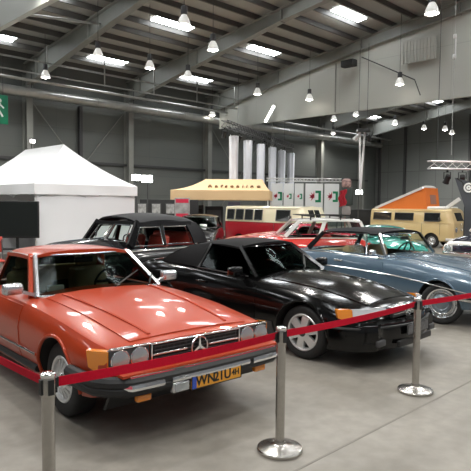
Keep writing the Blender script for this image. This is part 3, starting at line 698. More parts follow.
# portal frames
FRAME = mat('frame_steel', (.235, .24, .22), .5, noise=(1.5, .06))
def chord(a, name_i):
    f = MB(); pts = [(27.7, .05), (26.4, 1.05), (21.5, .78), (16, .52), (5, .46), (-15, .5)]
    for (b0, d0), (b1, d1) in zip(pts[:-1], pts[1:]):
        if b0 == 27.7: d0 = 1.15
        t0, t1 = deck(b0) - .24, deck(b1) - .24
        f.prism([(a - .012, b0, t0), (a - .012, b1, t1), (a - .012, b1, t1 - d1), (a - .012, b0, t0 - d0)], (.024, 0, 0))
        for dz0, dz1 in ((0, 0), (d0, d1)):
            f.prism([(a - .16, b0, t0 - dz0), (a - .16, b1, t1 - dz1), (a - .16, b1, t1 - dz1 - .03), (a - .16, b0, t0 - dz0 - .03)], (.32, 0, 0))
    for b0, dd in ((26.4, 1.05), (21.5, .78), (16, .52), (11, .5)):   # web stiffeners
        f.box((a, b0, deck(b0) - .3 - dd / 2), (.3, .03, dd))
    struct(f.build('trim_%d' % name_i, FRAME, None, rz=HALL, smooth=0))
    c = MB(); c.box((a, BW - .28, 4.1), (.03, .5, 8.2)); c.box((a, BW - .53, 4.1), (.32, .03, 8.2)); c.box((a, BW - .03, 4.1), (.32, .03, 8.2))
    struct(c.build('trim_%d' % (name_i + 1), FRAME, None, rz=HALL, smooth=0))
for a in (-5.6, .42, 6.6, 12.42, 18.42, 24.5, 30.6, 36.6, 42.6):
    chord(a, k); k += 2
# clad gable screens hanging between hall sections
SCREEN = panel_mat('screen_cladding', (.46, .465, .42), 6.0, 9.0, .10, .45, .03)
for a, nm in ((24.66, 'wall_partition'), (6.42, 'wall_screen')):
    s = MB(); bs = [26.6, 20, 13, 5, -4, -15]
    s.prism([(a - .04, bb, deck(bb) - .75) for bb in bs] + [(a - .04, -15, 6.68), (a - .04, 26.6, 6.68)], (.08, 0, 0))
    s.box((a, 5.8, 6.66), (.16, 41.6, .10))
    struct(s.build(nm, SCREEN, None, rz=HALL, smooth=0))
# louvre on the screen
lv = MB(); lv.box((24.33, 12.85, 8.95), (.05, 1.7, 1.0))
for i in range(10): lv.box((24.29, 12.1 + .165 * i, 8.95), (.05, .035, 1.0))
struct(lv.build('trim_%d' % k, SCREEN, None, rz=HALL, smooth=0)); k += 1
lv = MB(); lv.box((24.35, 17.45, 7.9), (.04, .05, 2.5)); struct(lv.build('trim_%d' % k, FRAME, None, rz=HALL, smooth=0)); k += 1
# wall bracing rods and base rail
for a0 in (12.42, 24.6):
    r_ = MB(); r_.tube([(a0 + .2, BW - .12, .3), (a0 + 5.8, BW - .12, 7.0)], .025, 6); struct(r_.build('trim_%d' % k, FRAME, None, rz=HALL)); k += 1
    r_ = MB(); r_.tube([(a0 + .2, BW - .16, 7.0), (a0 + 5.8, BW - .16, .3)], .025, 6); struct(r_.build('trim_%d' % k, FRAME, None, rz=HALL)); k += 1
r_ = MB(); r_.box((15.4, BW - .16, 3.5), (.18, .2, 7.0)); struct(r_.build('trim_%d' % k, DGREY, None, rz=HALL, smooth=0)); k += 1
r_ = MB(); r_.box((14, BW - .08, 4.0), (60, .08, .14)); struct(r_.build('trim_%d' % k, DGREY, None, rz=HALL, smooth=0)); k += 1
# far wall posts
for b in (27.4, 24.9, 19.2, 13.6, 8):
    r_ = MB(); r_.box((AF - .12, b, 4.6), (.24, .16, 9.2)); struct(r_.build('trim_%d' % k, mat('far_post', (.07, .07, .07), .6), None, rz=HALL, smooth=0)); k += 1

# roof lights
SKY = mat('rooflight_diffuser', (.9, .92, .95), .5, emit=((.93, .97, 1.0), 14.0))
n = 1
for a in (-8.1, -2.1, 3.9, 9.9, 15.85, 21.85, 27.85, 33.8, 40.9):
    for b in (25.55, 20.45, 15.2, 9.9, 5.9, .4, -5.2, -10.8):
        if a < 8 and False: continue
        s = MB()
        for b0, b1 in ((b + .42, b + .24), (b + .02, b - .46)):
            s.prism([(a - 1.05, b0, deck(b0) - .05), (a + 1.05, b0, deck(b0) - .05), (a + 1.05, b1, deck(b1) - .05), (a - 1.05, b1, deck(b1) - .05)], (0, 0, .03))
        struct(s.build('window_%d' % n, SKY, None, rz=HALL, smooth=0)); n += 1

# air duct along the left wall
DUCT = mat('galvanised_duct', (.42, .42, .40), .35, .7, noise=(3, .1))
root = thing('air_duct', 'round grey metal air duct running high along the left wall', 'duct', ab(12, 27.1, 7.2), HALL)
q = MB(); q.tube([(-22, 0, 0), (32.8, 0, 0)], .24, 24); q.build('duct_pipe', DUCT, root)
for i in range(26):
    q = MB(); q.tube([(-20 + 2 * i, 0, 0), (-19.92 + 2 * i, 0, 0)], .262, 24); q.build('joint_collar', DUCT, root)
for i in range(9):
    q = MB(); q.beam((-17.6 + 6 * i, 0, .24), (-17.6 + 6 * i, .0, 1.1), .03, .03, (1, 0, 0)); q.build('hanger', DGREY, root)
root = thing('air_duct', 'thin grey pipe running below the roof beside the cable tray', 'pipe', ab(12, 25.9, 7.55), HALL)
q = MB(); q.tube([(-20, 0, 0), (32.5, 0, 0)], .07, 12); q.build('pipe', DUCT, root)
for i in range(9):
    q = MB(); q.beam((-17.6 + 6 * i, 0, .07), (-17.6 + 6 * i, 0, .40), .02, .02, (1, 0, 0)); q.build('hanger', DGREY, root)
# cable ladder
root = thing('cable_tray', 'hanging cable tray with two rails and drop posts under the roof near the left wall', 'cable tray', ab(12, 24.6, 7.6), HALL)
for dz, nm in ((0, 'rail'), (.55, 'rail')):
    q = MB(); q.beam((-20, 0, dz), (12.2, 0, dz), .05, .06); q.build(nm, DUCT, root)
for i in range(11):
    q = MB(); q.beam((-18 + 3 * i, 0, -.05), (-18 + 3 * i, 0, 1.3), .05, .05, (1, 0, 0)); q.build('post', DUCT, root)
# bright conduit crossing below the roof at the left
t = thing('roof_brace', 'long pale pipe crossing below the roof at the upper left', 'pipe', ab(12.3, 20.6, 9.1))
p1 = ab(6.6, 17.6, 7.6) - t.location
q = MB(); q.tube([(0, 0, 0), p1], .05, 10); q.build('pipe', DUCT, t)
q = MB(); q.lathe([(.09, -.02), (.09, .02)], 12); q.build('end_plate', FRAME, t)

# exit sign on the left wall
t = thing('exit_sign', 'large green safety sign hanging high on the left wall', 'sign', ab(10.15, 26.75, 6.15), HALL)
q = MB(); q.rbox((0, 0, 0), (1.85, .06, 1.35), .02); q.build('sign_board', mat('sign_green', (.0, .16, .075), .4), t)
SM = Matrix(((1, 0, 0, 0), (0, 0, 1, -.035), (0, 1, 0, 0), (0, 0, 0, 1)))
q = MB(); q.box((-.30, -.036, -.05), (.5, .012, .12)); q.prism([(-.05, -.03, .12), (.28, -.03, -.05), (-.05, -.03, -.22)], (0, -.012, 0)); q.build('arrow', WHITE, t)
q = MB()
q.ball((.52, -.036, .40), (.10, .012, .10)); q.beam((.50, -.036, .30), (.44, -.036, -.02), .16, .012, (0, 1, 0)); q.beam((.46, -.036, 0), (.66, -.036, -.34), .09, .012, (0, 1, 0)); q.beam((.42, -.036, 0), (.24, -.036, -.36), .09, .012, (0, 1, 0)); q.beam((.50, -.036, .26), (.72, -.036, .06), .07, .012, (0, 1, 0)); q.build('running_figure', WHITE, t)
for x in (-.7, .7): q = MB(); q.tube([(x, 0, .66), (x, 0, 2.5)], .012, 6); q.build('hanger', DGREY, t)

# pendant hall lamps
LAMPON = mat('lamp_bulb', (1, .97, .9), .4, emit=((1, .95, .86), 20.0))
REFL = glass_mat('lamp_reflector', (.86, .88, .88))
SHADE = mat('lamp_shade_metal', (.75, .75, .73), .25, .8)
def make_lamp():
    t = thing('pendant_lamp', 'pendant lamp', 'lamp')
    q = MB(); q.lathe([(.07, .36), (.10, .34), (.11, .12), (.06, .08)], 20); q.build('gear_housing', DGREY, t)
    q = MB(); q.lathe([(.08, .10), (.13, .02), (.18, -.10), (.21, -.22), (.205, -.222), (.175, -.10), (.125, .015), (.075, .09)], 28, closed=True); q.build('reflector', mat('lamp_frosted_glass', (.8, .8, .78), .3, emit=((1, .96, .88), .22)), t)
    q = MB(); q.ball((0, 0, -.18), (.10, .10, .10)); q.build('bulb', LAMPON, t)
    q = MB(); q.tube([(0, 0, .36), (0, 0, 1.0)], .010, 6); q.build('suspension_cable', DGREY, t)
    return t
L0 = make_lamp()
LAMPS = [((11.31, 13.89), 'beside the rooflight at top centre left'), ((16.12, 19.51), 'just above the rooflight left of the clad gable'),
         ((11.45, 19.24), 'beside the far left rooflight'), ((11.68, 24.1), 'low over the left end of the white marquee, near the beam foot'),
         ((13.9, 19.29), 'small, hanging clear between two roof beams on a long cable'), ((24.0, 26.6), 'at the left end of the clad gable beside the duct'),
         ((20.9, 19.77), 'bright, hanging in front of the left half of the clad gable'), ((23.9, 18.8), 'before the middle of the clad gable, right of its slanted tube'),
         ((13.85, 15.35), 'unlit looking, between the two central rooflights'), ((23.7, 13.4), 'before the right half of the clad gable under the louvre'),
         ((15.64, 7.87), 'largest and brightest, at the top right corner of the roof'), ((36.5, 26.3), 'beyond the gable, low near the far left corner'),
         ((29.98, 19.9), 'beyond the gable, next to the white hanging ribbons'), ((34.93, 20.03), 'beyond the gable, over the left end of the camper tent roof'),
         ((38.5, 19.73), 'beyond the gable, below the far rooflight'), ((39.98, 18.84), 'beyond the gable, right of the far rooflight'),
         ((42.45, 19.44), 'beyond the gable, rightmost of the far row'), ((30.7, 22.09), 'beyond the gable, just under its lower edge left of the ribbons')]
for i, ((a, b), ds) in enumerate(LAMPS):
    o = L0 if i == 0 else copy_tree(L0)
    z = 7.6; o.location = ab(a, b, z)
    o['label'] = 'pendant hall lamp ' + ds; o['group'] = 'pendant lamps under the hall roof'
    cab = [c for c in o.children if c.name.startswith('suspension')][0]
    top = deck(b) - .02 - z
    q = MB(); q.tube([(0, 0, .36), (0, 0, top)], .010, 6); me = q.build('t', DGREY); cab.data = me.data; bpy.data.objects.remove(me)
# the light the hall lamps give: those in view, plus unseen bare spots added for brightness and glints
for a, b in [p for p, _ in LAMPS if not 23 < p[0] < 24.4] + [(6.1, 18.6), (6.1, 12.5), (1.2, 14.0), (1.2, 8.0), (3.6, 4.4), (7.0, 7.6), (9.4, 2.6), (5.4, -1.2), (1.0, 1.6), (11.2, 8.9), (13.6, 4.2), (10.0, -3.0), (16.2, 1.5), (8.7, 22.6), (17.8, 23.0), (21.5, 12.0), (19.0, 5.0)]:
    ld = bpy.data.lights.new('lamp_and_fill_spot', 'SPOT'); ld.energy = 300; ld.spot_size = R(150); ld.spot_blend = .6; ld.shadow_soft_size = .16; ld.color = (1, .97, .92)
    lo = bpy.data.objects.new('lamp_and_fill_spot', ld); COL.objects.link(lo); lo.location = ab(a, b, 7.28)
# slanted white streak on the screen, built as a glowing tube on a bar
t = thing('glow_streak', 'slanted white glowing streak on the lower left of the clad gable', 'light', ab(24.15, 21.8, 7.0), HALL)
q = MB(); q.tube([(-.05, .36, -.42), (-.05, -.30, .42)], .06, 10); q.build('tube', mat('streak_glow', (1, 1, 1), .4, emit=((1, 1, .96), 6.0)), t)
q = MB(); q.beam((.04, .36, -.42), (.04, -.30, .42), .12, .06, (1, 0, 0)); q.build('backing_bar', WHITE, t)
t = thing('wall_speaker', 'black loudspeaker high on the clad gable with a cable to its right', 'loudspeaker', ab(24.1, 16.4, 8.9), HALL)
q = MB(); q.rbox((-.12, 0, 0), (.40, .75, .34), .05); q.build('speaker_box', INK, t)
q = MB(); q.tube([(.15, 0, 0), (.30, 0, 0)], .06, 8); q.build('bracket', DGREY, t)
t = thing('cable_conduit', 'thin dark conduit slanting down across the clad gable', 'conduit', ab(24.34, 15.7, 9.2), HALL)
q = MB(); q.tube([(0, .2, 0), (0, -2.7, -1.55), (0, -3.0, -2.3)], .028, 6); q.build('conduit', DGREY, t)

# ================================================================== MARQUEES
CANVAS = mat('white_canvas', (.90, .90, .90), .8, bump=(1.6, .25))
PALE = mat('pale_cloth', (.80, .80, .81), .8, bump=(1.3, .5))
TANC = mat('tan_canvas', (.64, .45, .25), .8, bump=(2, .15))
def marquee(name, label, corner, wa, lb, eave, peak, inset, valance, cloth, rz=HALL, walls=(), backs=()):
    """near corner at the origin, wa along a, lb along b"""
    t = thing(name, label, 'marquee', corner, rz)
    C_ = [(0, 0), (wa, 0), (wa, lb), (0, lb)]; i0, i1 = inset if isinstance(inset, tuple) else (inset, inset); P = [(wa / 2, i0), (wa / 2, lb - i1)]
    m = MB(); o = .06
    E_ = [(x + (o if x else -o), y + (o if y else -o), eave) for x, y in C_]; T = [(x, y, peak) for x, y in P]
    def tri(u, v, a, b, c, d):
        p = lerp(lerp(a, b, u), lerp(d, c, u), v); p = Vector(p); p.z -= .10 * 4 * v * (1 - v); return p
    m.shell(lambda u, v: tri(u, v, E_[0], E_[1], T[0], T[0]), 8, 8, (0, 0, -.02))
    m.shell(lambda u, v: tri(u, v, E_[1], E_[2], T[1], T[0]), 8, 8, (0, 0, -.02))
    m.shell(lambda u, v: tri(u, v, E_[2], E_[3], T[1], T[1]), 8, 8, (0, 0, -.02))
    m.shell(lambda u, v: tri(u, v, E_[3], E_[0], T[0], T[1]), 8, 8, (0, 0, -.02))
    m.build('roof_canopy', cloth, t)
    for i in range(4):
        a, b = E_[i], E_[(i + 1) % 4]; q = MB()
        n_ = Vector((b[1] - a[1], a[0] - b[0], 0)).normalized()
        def val(u, v):
            p = lerp(a, b, u); p.z -= valance * v - .0; p += n_ * (.02 * math.sin(u * 16) * v); return p
        q.shell(val, 24, 4, n_ * -.012); q.build('valance', cloth, t)
    for x, y in C_:
        q = MB(); q.box((x + (.03 if x == 0 else -.03), y + (.03 if y == 0 else -.03), (eave - .02) / 2), (.06, .06, eave - .02)); q.box((x + (.03 if x == 0 else -.03), y + (.03 if y == 0 else -.03), .02), (.14, .14, .04)); q.build('leg', WHITE, t)
    for (x0, y0, x1, y1) in walls:
        q = MB(); n_ = Vector((y1 - y0, x0 - x1, 0)).normalized()
        q.shell(lambda u, v: lerp((x0, y0, .03), (x1, y1, .03), u) + Vector((0, 0, (eave - .1) * v)) + n_ * (.03 * math.sin(9 * u + 3 * v) + .02 * math.sin(23 * u - 5 * v)) * (1 - v), 30, 12, n_ * .01); q.build('side_wall', PALE, t)
    q = MB()
    for (x0, y0, x1, y1) in ((0, 0, wa, 0), (wa, 0, wa, lb), (wa, lb, 0, lb), (0, lb, 0, 0)):
        nn = 4 if abs(x1 - x0) + abs(y1 - y0) > 4 else 2
        for s in range(nn):
            f = lambda u, z: (x0 + (x1 - x0) * u, y0 + (y1 - y0) * u, z)
            q.beam(f(s / nn, eave - .05), f((s + 1) / nn, eave - .35), .025, .025); q.beam(f(s / nn, eave - .35), f((s + 1) / nn, eave - .05), .025, .025)
    q.build('folding_frame', mat('marquee_frame', (.55, .55, .56), .4, .5), t)
    return t
wt = marquee('marquee', 'white pop-up marquee with closed side wall on the left behind the orange coupe', (-5.18, 14.5, 0), 3.05, 5.4, 2.30, 3.52, 1.4, .28, CANVAS,
             walls=((.03, -.0, 3.02, -.0), (3.03, .03, 3.03, 5.37), (3.02, 5.38, .03, 5.38)))
tt = marquee('marquee', 'tan pop-up marquee with dark lettering on its roof, in the middle background', (1.40, 24.0, 0), 3.0, 4.2, 2.40, 2.94, (.35, 1.25), .42, TANC, math.atan2(.99, .1))
# lettering on the long near slope of the tan roof
sl = math.atan2(.54, 1.5)
mt = Matrix(((0, math.sin(0) * 0 + math.cos(sl), -math.sin(sl), .62), (-1, 0, 0, 1.55), (0, math.sin(sl), math.cos(sl), 2.40 + .62 * math.tan(sl) - .03), (0, 0, 0, 1)))
text_mesh('R a f s e a l i n o', .36, 'lettering', mat('brown_lettering', (.22, .12, .055), .7), tt, mt, .03)

# screen on a stand before the white marquee
t = thing('television', 'large dark television on a black stand before the white marquee', 'television', (-5.78, 14.1, 0), R(4))
q = MB(); q.rbox((0, 0, 1.37), (1.62, .07, .93), .015); fr = q.build('screen_frame', INK, t)
q = MB(); q.box((0, -.036, 1.385), (1.56, .006, .86)); q.build('screen_panel', mat('dead_screen', (.012, .015, .014), .45, spec=.2), fr)
for x in (-.25, .25): q = MB(); q.beam((x, .06, .04), (x, .06, 1.4), .06, .05, (0, 1, 0)); q.build('post', INK, t)
q = MB(); q.box((0, .06, .02), (.9, .6, .04)); q.build('base', INK, t)
q = MB(); q.box((0, .02, .62), (.7, .36, .03)); q.build('shelf', INK, t)
t = thing('folding_chair', 'red folding chair half hidden under the television at the left edge', 'chair', (-5.55, 12.8, 0), R(30))
q = MB(); q.rbox((0, 0, .46), (.44, .42, .05), .02); q.build('seat', REDLEATHER, t)
q = MB(); q.rbox((0, .20, .82), (.44, .04, .36), .02); q.build('backrest', REDLEATHER, t)
for x in (-.2, .2):
    q = MB(); q.beam((x, -.19, 0), (x, .20, .95), .025, .025, (0, 1, 0)); q.build('leg', INK, t)
    q = MB(); q.beam((x, .24, 0), (x, -.16, .45), .025, .025, (0, 1, 0)); q.build('leg', INK, t)

# ================================================================== HANGING THINGS
FAB = mat('hanging_fabric', (.72, .74, .80), .6)
cols = [((233, .0), 28.0), ((247, 0), 29.8), ((260, 0), 31.6), ((271.4, 0), 33.4), ((280.8, 0), 35.2), ((290, 0), 37.0)]
names = ['leftmost', 'second from the left', 'third from the left', 'fourth from the left', 'fifth from the left', 'rightmost']
truss_z = 5.50
for i, ((px, _), Y) in enumerate(cols):
    x = (px - 235.5) / FOC * Y
    t = thing('hanging_banner', 'tall white fabric column above the tan marquee, ' + names[i], 'banner', (x, Y, 0), R(20), 'white fabric columns above the tan marquee')
    q = MB(); n_ = 20; wv = .225
    def ring(z, s): return [Vector((wv * s * math.cos(a) * (1 + .12 * math.cos(5 * a)), wv * s * math.sin(a) * (1 + .12 * math.cos(5 * a)), z)) for a in [2 * PI * j / 40 for j in range(40)]]
    q.loft([ring(2.55, .95), ring(3.3, .92), ring(4.4, .95), ring(5.16, 1.0)]); q.build('fabric', FAB, t)
    q = MB(); q.tube([(wv * math.cos(a), wv * math.sin(a), 5.18) for a in [2 * PI * j / 20 for j in range(20)]], .018, 6, True); q.build('hoop', CHROME, t)
    q = MB()
    for a in (0, 2.1, 4.2): q.tube([(wv * math.cos(a), wv * math.sin(a), 5.18), (0, 0, truss_z - .14)], .006, 5)
    q.build('hanging_wire', INK, t)
def X(px, Y): return (px - 235.5) / FOC * Y
TA = (X(233, 28) - .45, 27.0, 5.65); TB = (X(290, 37) + .12, 37.6, 5.65)
def lat_truss(name, label, p0, p1, w=.25, cables=(), m=None, top=9.5):
    p0 = Vector(p0); p1 = Vector(p1); d = (p1 - p0); L = d.length; rz = math.atan2(d.y, d.x)
    t = thing(name, label, 'truss', p0, rz); m = m or ALLOY; cr = [(w / 2, w / 2), (-w / 2, w / 2), (-w / 2, -w / 2), (w / 2, -w / 2)]
    for y, z in cr: q = MB(); q.tube([(0, y, z), (L, y, z)], .025, 8); q.build('chord', m, t)
    q = MB(); nb = max(2, int(L / w / 1.3))
    for i in range(nb):
        x0, x1 = L * i / nb, L * (i + 1) / nb
        for (a, b_), (c_, d_) in zip(cr, cr[1:] + cr[:1]): q.tube([(x0, a, b_), (x1, c_, d_)], .012, 5)
    q.build('lacing', m, t)
    for f in cables: q = MB(); q.tube([(L * f, 0, w / 2), (L * f, 0, top - p0.z)], .012, 5); q.build('suspension_cable', DGREY, t)
    return t
def X(px, Y): return (px - 235.5) / FOC * Y
lat_truss('lighting_truss', 'dark lighting truss carrying the row of white fabric columns', TA, TB, .3, (.15, .85), DGREY, 8.4)
lat_truss('lighting_truss', 'silver lattice truss hanging at the right above the beige camper', (6.86, 20, 3.27), (11.0, 20.6, 3.27), .26, (.07, .9), ALLOY, 9.6)
def spot(label, loc, rz, tilt=40, m=INK, group='black spotlights'):
    t = thing('spotlight', label, 'spotlight', loc, rz, group)
    rt_ = Matrix.Rotation(R(tilt), 3, 'X')
    q = MB(); prof = [(.0, .16), (.09, .15), (.10, -.12), (.12, -.16), (.10, -.16), (.08, -.10), (0, -.10)]
    q.lathe(prof, 18); q.v = [tuple(rt_ @ Vector(v) + Vector((0, 0, -.26))) for v in q.v]; q.build('lamp_can', m, t)
    q = MB(); q.beam((-.13, 0, -.26), (-.13, 0, -.02), .015, .03, (1, 0, 0)); q.beam((.13, 0, -.26), (.13, 0, -.02), .015, .03, (1, 0, 0)); q.beam((-.14, 0, -.02), (.14, 0, -.02), .03, .015); q.build('yoke', m, t)
    q = MB(); q.box((0, 0, .02), (.05, .06, .07)); q.build('clamp', m, t)
spn = ['first', 'second', 'third', 'fourth', 'fifth', 'sixth']
for i, ((px, _), Y) in enumerate(cols):
    f = (Y - 1.0)
    xx = TA[0] + (TB[0] - TA[0]) * (f - TA[1]) / (TB[1] - TA[1])
    spot('black spotlight clamped to the dark truss of fabric columns, %s from left' % spn[i], (xx, f, 5.40), R(20 + 30 * (i % 3)), 30 + 9 * (i % 2), group='spotlights on the dark truss')
spot('black spotlight hanging under the silver truss, the left one', (7.55, 20.1, 3.04), R(10), 35, group='spotlights under the silver truss')
spot('black spotlight hanging under the silver truss, the right one above the ring-marked flag', (8.12, 20.18, 3.04), R(-20), 40, group='spotlights under the silver truss')
# drop of two white ribbons from a small lamp bar
t = thing('hanging_ribbon', 'pair of long white fabric ribbons hanging in a V at centre right', 'ribbon', (5.5, 25, 0), 0)
for x in (-.03, .18):
    q = MB(); q.shell(lambda u, v: (x + (.03 - x) * (1 - u) + .045 * (v - .5) * 2, .05 * math.sin(PI * v), 2.3 + 2.75 * u), 12, 8, (0, .012, 0)); q.build('ribbon_strip', CANVAS, t)
q = MB(); q.box((.08, 0, 5.12), (.5, .25, .14)); q.build('hanging_bar', INK, t)
for x in (-.1, .28): q = MB(); q.tube([(x, 0, 5.15), (x, 0, 8.9)], .012, 5); q.build('hanging_wire', DGREY, t)
spot('pale spotlight on the bar that carries the white ribbons', (5.3, 24.8, 5.06), R(60), 50, ALLOY, 'spotlights by the ribbons')
spot('black spotlight on the bar that carries the white ribbons', (5.8, 24.8, 5.06), R(-40), 50, INK, 'spotlights by the ribbons')
# hanging microphone-like sensor on a cable, top right
t = thing('suspension_cable', 'thin cable with two small white blocks hanging at the upper right', 'cable', (7.1, 18.6, 0))
q = MB(); q.tube([(0, 0, 3.5), (0, 0, 9.8)], .012, 6); q.build('cable', DUCT, t)
for z in (7.35, 6.7): q = MB(); q.rbox((0, 0, z), (.10, .10, .14), .02); q.build('block', WHITE, t)
q = MB(); q.tube([(0.03, 0, 6.7), (.03, 0, 7.35)], .025, 8); q.build('sleeve', WHITE, t)
# flag
t = thing('feather_flag', 'dark grey feather flag with a white ring emblem at the right edge', 'flag', (7.62, 18.6, .0035), R(-8))
q = MB(); q.tube([(-.02, .02, 0), (-.02, .02, 2.2), (-.10, .02, 2.6), (-.30, .02, 2.74)], .018, 8); q.build('pole', INK, t)
q = MB(); q.shell(lambda u, v: (-.02 + .42 * v - (.34 * max(0, u - .55) / .45) * 1.0 + .06 * u * v, .02 * math.sin(8 * u), .55 + 2.2 * u - .12 * v), 20, 8, (0, .006, 0)); q.build('flag_cloth', mat('flag_cloth', (.055, .06, .068), .7), t)
q = MB()
for r_, th in ((.135, .028), (.05, .03)): q.tube([(.075 + r_ * math.cos(a), -.035, 2.42 + r_ * math.sin(a)) for a in [2 * PI * j / 28 for j in range(28)]], th, 6, True)
q.build('ring_emblem', WHITE, t)
q = MB(); q.lathe([(.28, 0), (.28, .03), (.06, .05)], 20); q.build('base', INK, t)

# ================================================================== BARRIER POSTS AND BELTS
def post(label, x, y, rz, tilt=0):
    t = thing('barrier_post', label, 'barrier post', (x, y, 0), rz, 'steel barrier posts')
    q = MB(); q.lathe([(0, 0), (.166, 0), (.170, .004), (.170, .022), (.164, .030), (.11, .044), (.055, .052), (.045, .060), (.044, .075), (0, .075)], 40); q.build('base', STEEL, t)
    q = MB(); q.lathe([(.034, .06), (.034, .80)], 28); q.build('pole', STEEL, t)
    q = MB(); q.lathe([(.036, .795), (.037, .80), (.037, .906), (.036, .91)], 28); h = q.build('belt_cassette', STEEL, t)
    for a in range(4):
        s = MB(); s.box((.0385 * math.cos(a * PI / 2), .0385 * math.sin(a * PI / 2), .855), (.012, .03, .08), a * PI / 2); s.build('belt_slot', INK, h)
    q = MB(); q.lathe([(.0385, .905), (.040, .912), (.039, .922), (.030, .928), (0, .930)], 28); q.build('cap', CHROME, t)
    return t
PS = [(-2.75, 4.75), (-.9748, 2.884), (.3414, 4.0403), (1.7737, 5.3843), (3.45, 6.75)]
PL = ['steel barrier post outside the frame beside the orange coupe', 'steel barrier post at the lower left, nearest the orange coupe wheel', 'steel barrier post in the centre foreground with a domed round base', 'steel barrier post on the right, in front of the black convertible bumper', 'steel barrier post off to the right by the blue coupe']
for (x, y), l in zip(PS, PL): post(l, x, y, math.atan2(1.2, 1.4))
BL = ['red barrier belt from the near left post running back past the orange coupe side', 'red barrier belt across the front of the orange coupe', 'red barrier belt before the black convertible wheel and headlight', 'red barrier belt leading off to the right past the blue coupe wheel']
for i, l in enumerate(BL):
    p0 = Vector((*PS[i], .868)); p1 = Vector((*PS[i + 1], .868)); d = (p1 - p0).normalized(); L = (p1 - p0).length
    t = thing('barrier_belt', l, 'barrier belt', p0 + d * .045, math.atan2(d.y, d.x), 'red barrier belts'); L -= .09
    sag = .018
    q = MB(); q.shell(lambda u, v: (L * u, .006 * math.sin(5 * u) * v, -sag * 4 * u * (1 - u) + (v - .5) * .052), 24, 3, (0, .003, 0)); q.build('webbing', BELT, t)
    q = MB(); q.rbox((L - .012, .001, 0), (.024, .012, .056), .003); q.build('belt_end', INK, t)
    q = MB(); q.rbox((.006, .001, 0), (.012, .014, .056), .003); q.build('belt_end', INK, t)

# ================================================================== CARS FURTHER BACK
MAROON = mat('wine_red_paint', (.33, .012, .02), .22, 0, 1.)
PINKRED = mat('pinkish_red_paint', (.66, .035, .085), .2, 0, 1.)
BRIGHTRED = mat('bright_red_paint', (.62, .03, .02), .22, 0, 1.)
CREAM = mat('cream_paint', (.74, .68, .48), .28, 0, .8)
BEIGE = mat('beige_paint', (.68, .52, .25), .28, 0, .8)
TEAL = mat('teal_paint', (.05, .36, .30), .22, 0, 1.)
NAVY = mat('navy_paint', (.012, .014, .03), .15, 0, 1.)
DARKWIN = mat('dark_window', (.02, .022, .022), .06, 0, .6)
CHAR = mat('charcoal_paint', (.008, .008, .009), .2, 0, .5, .3)

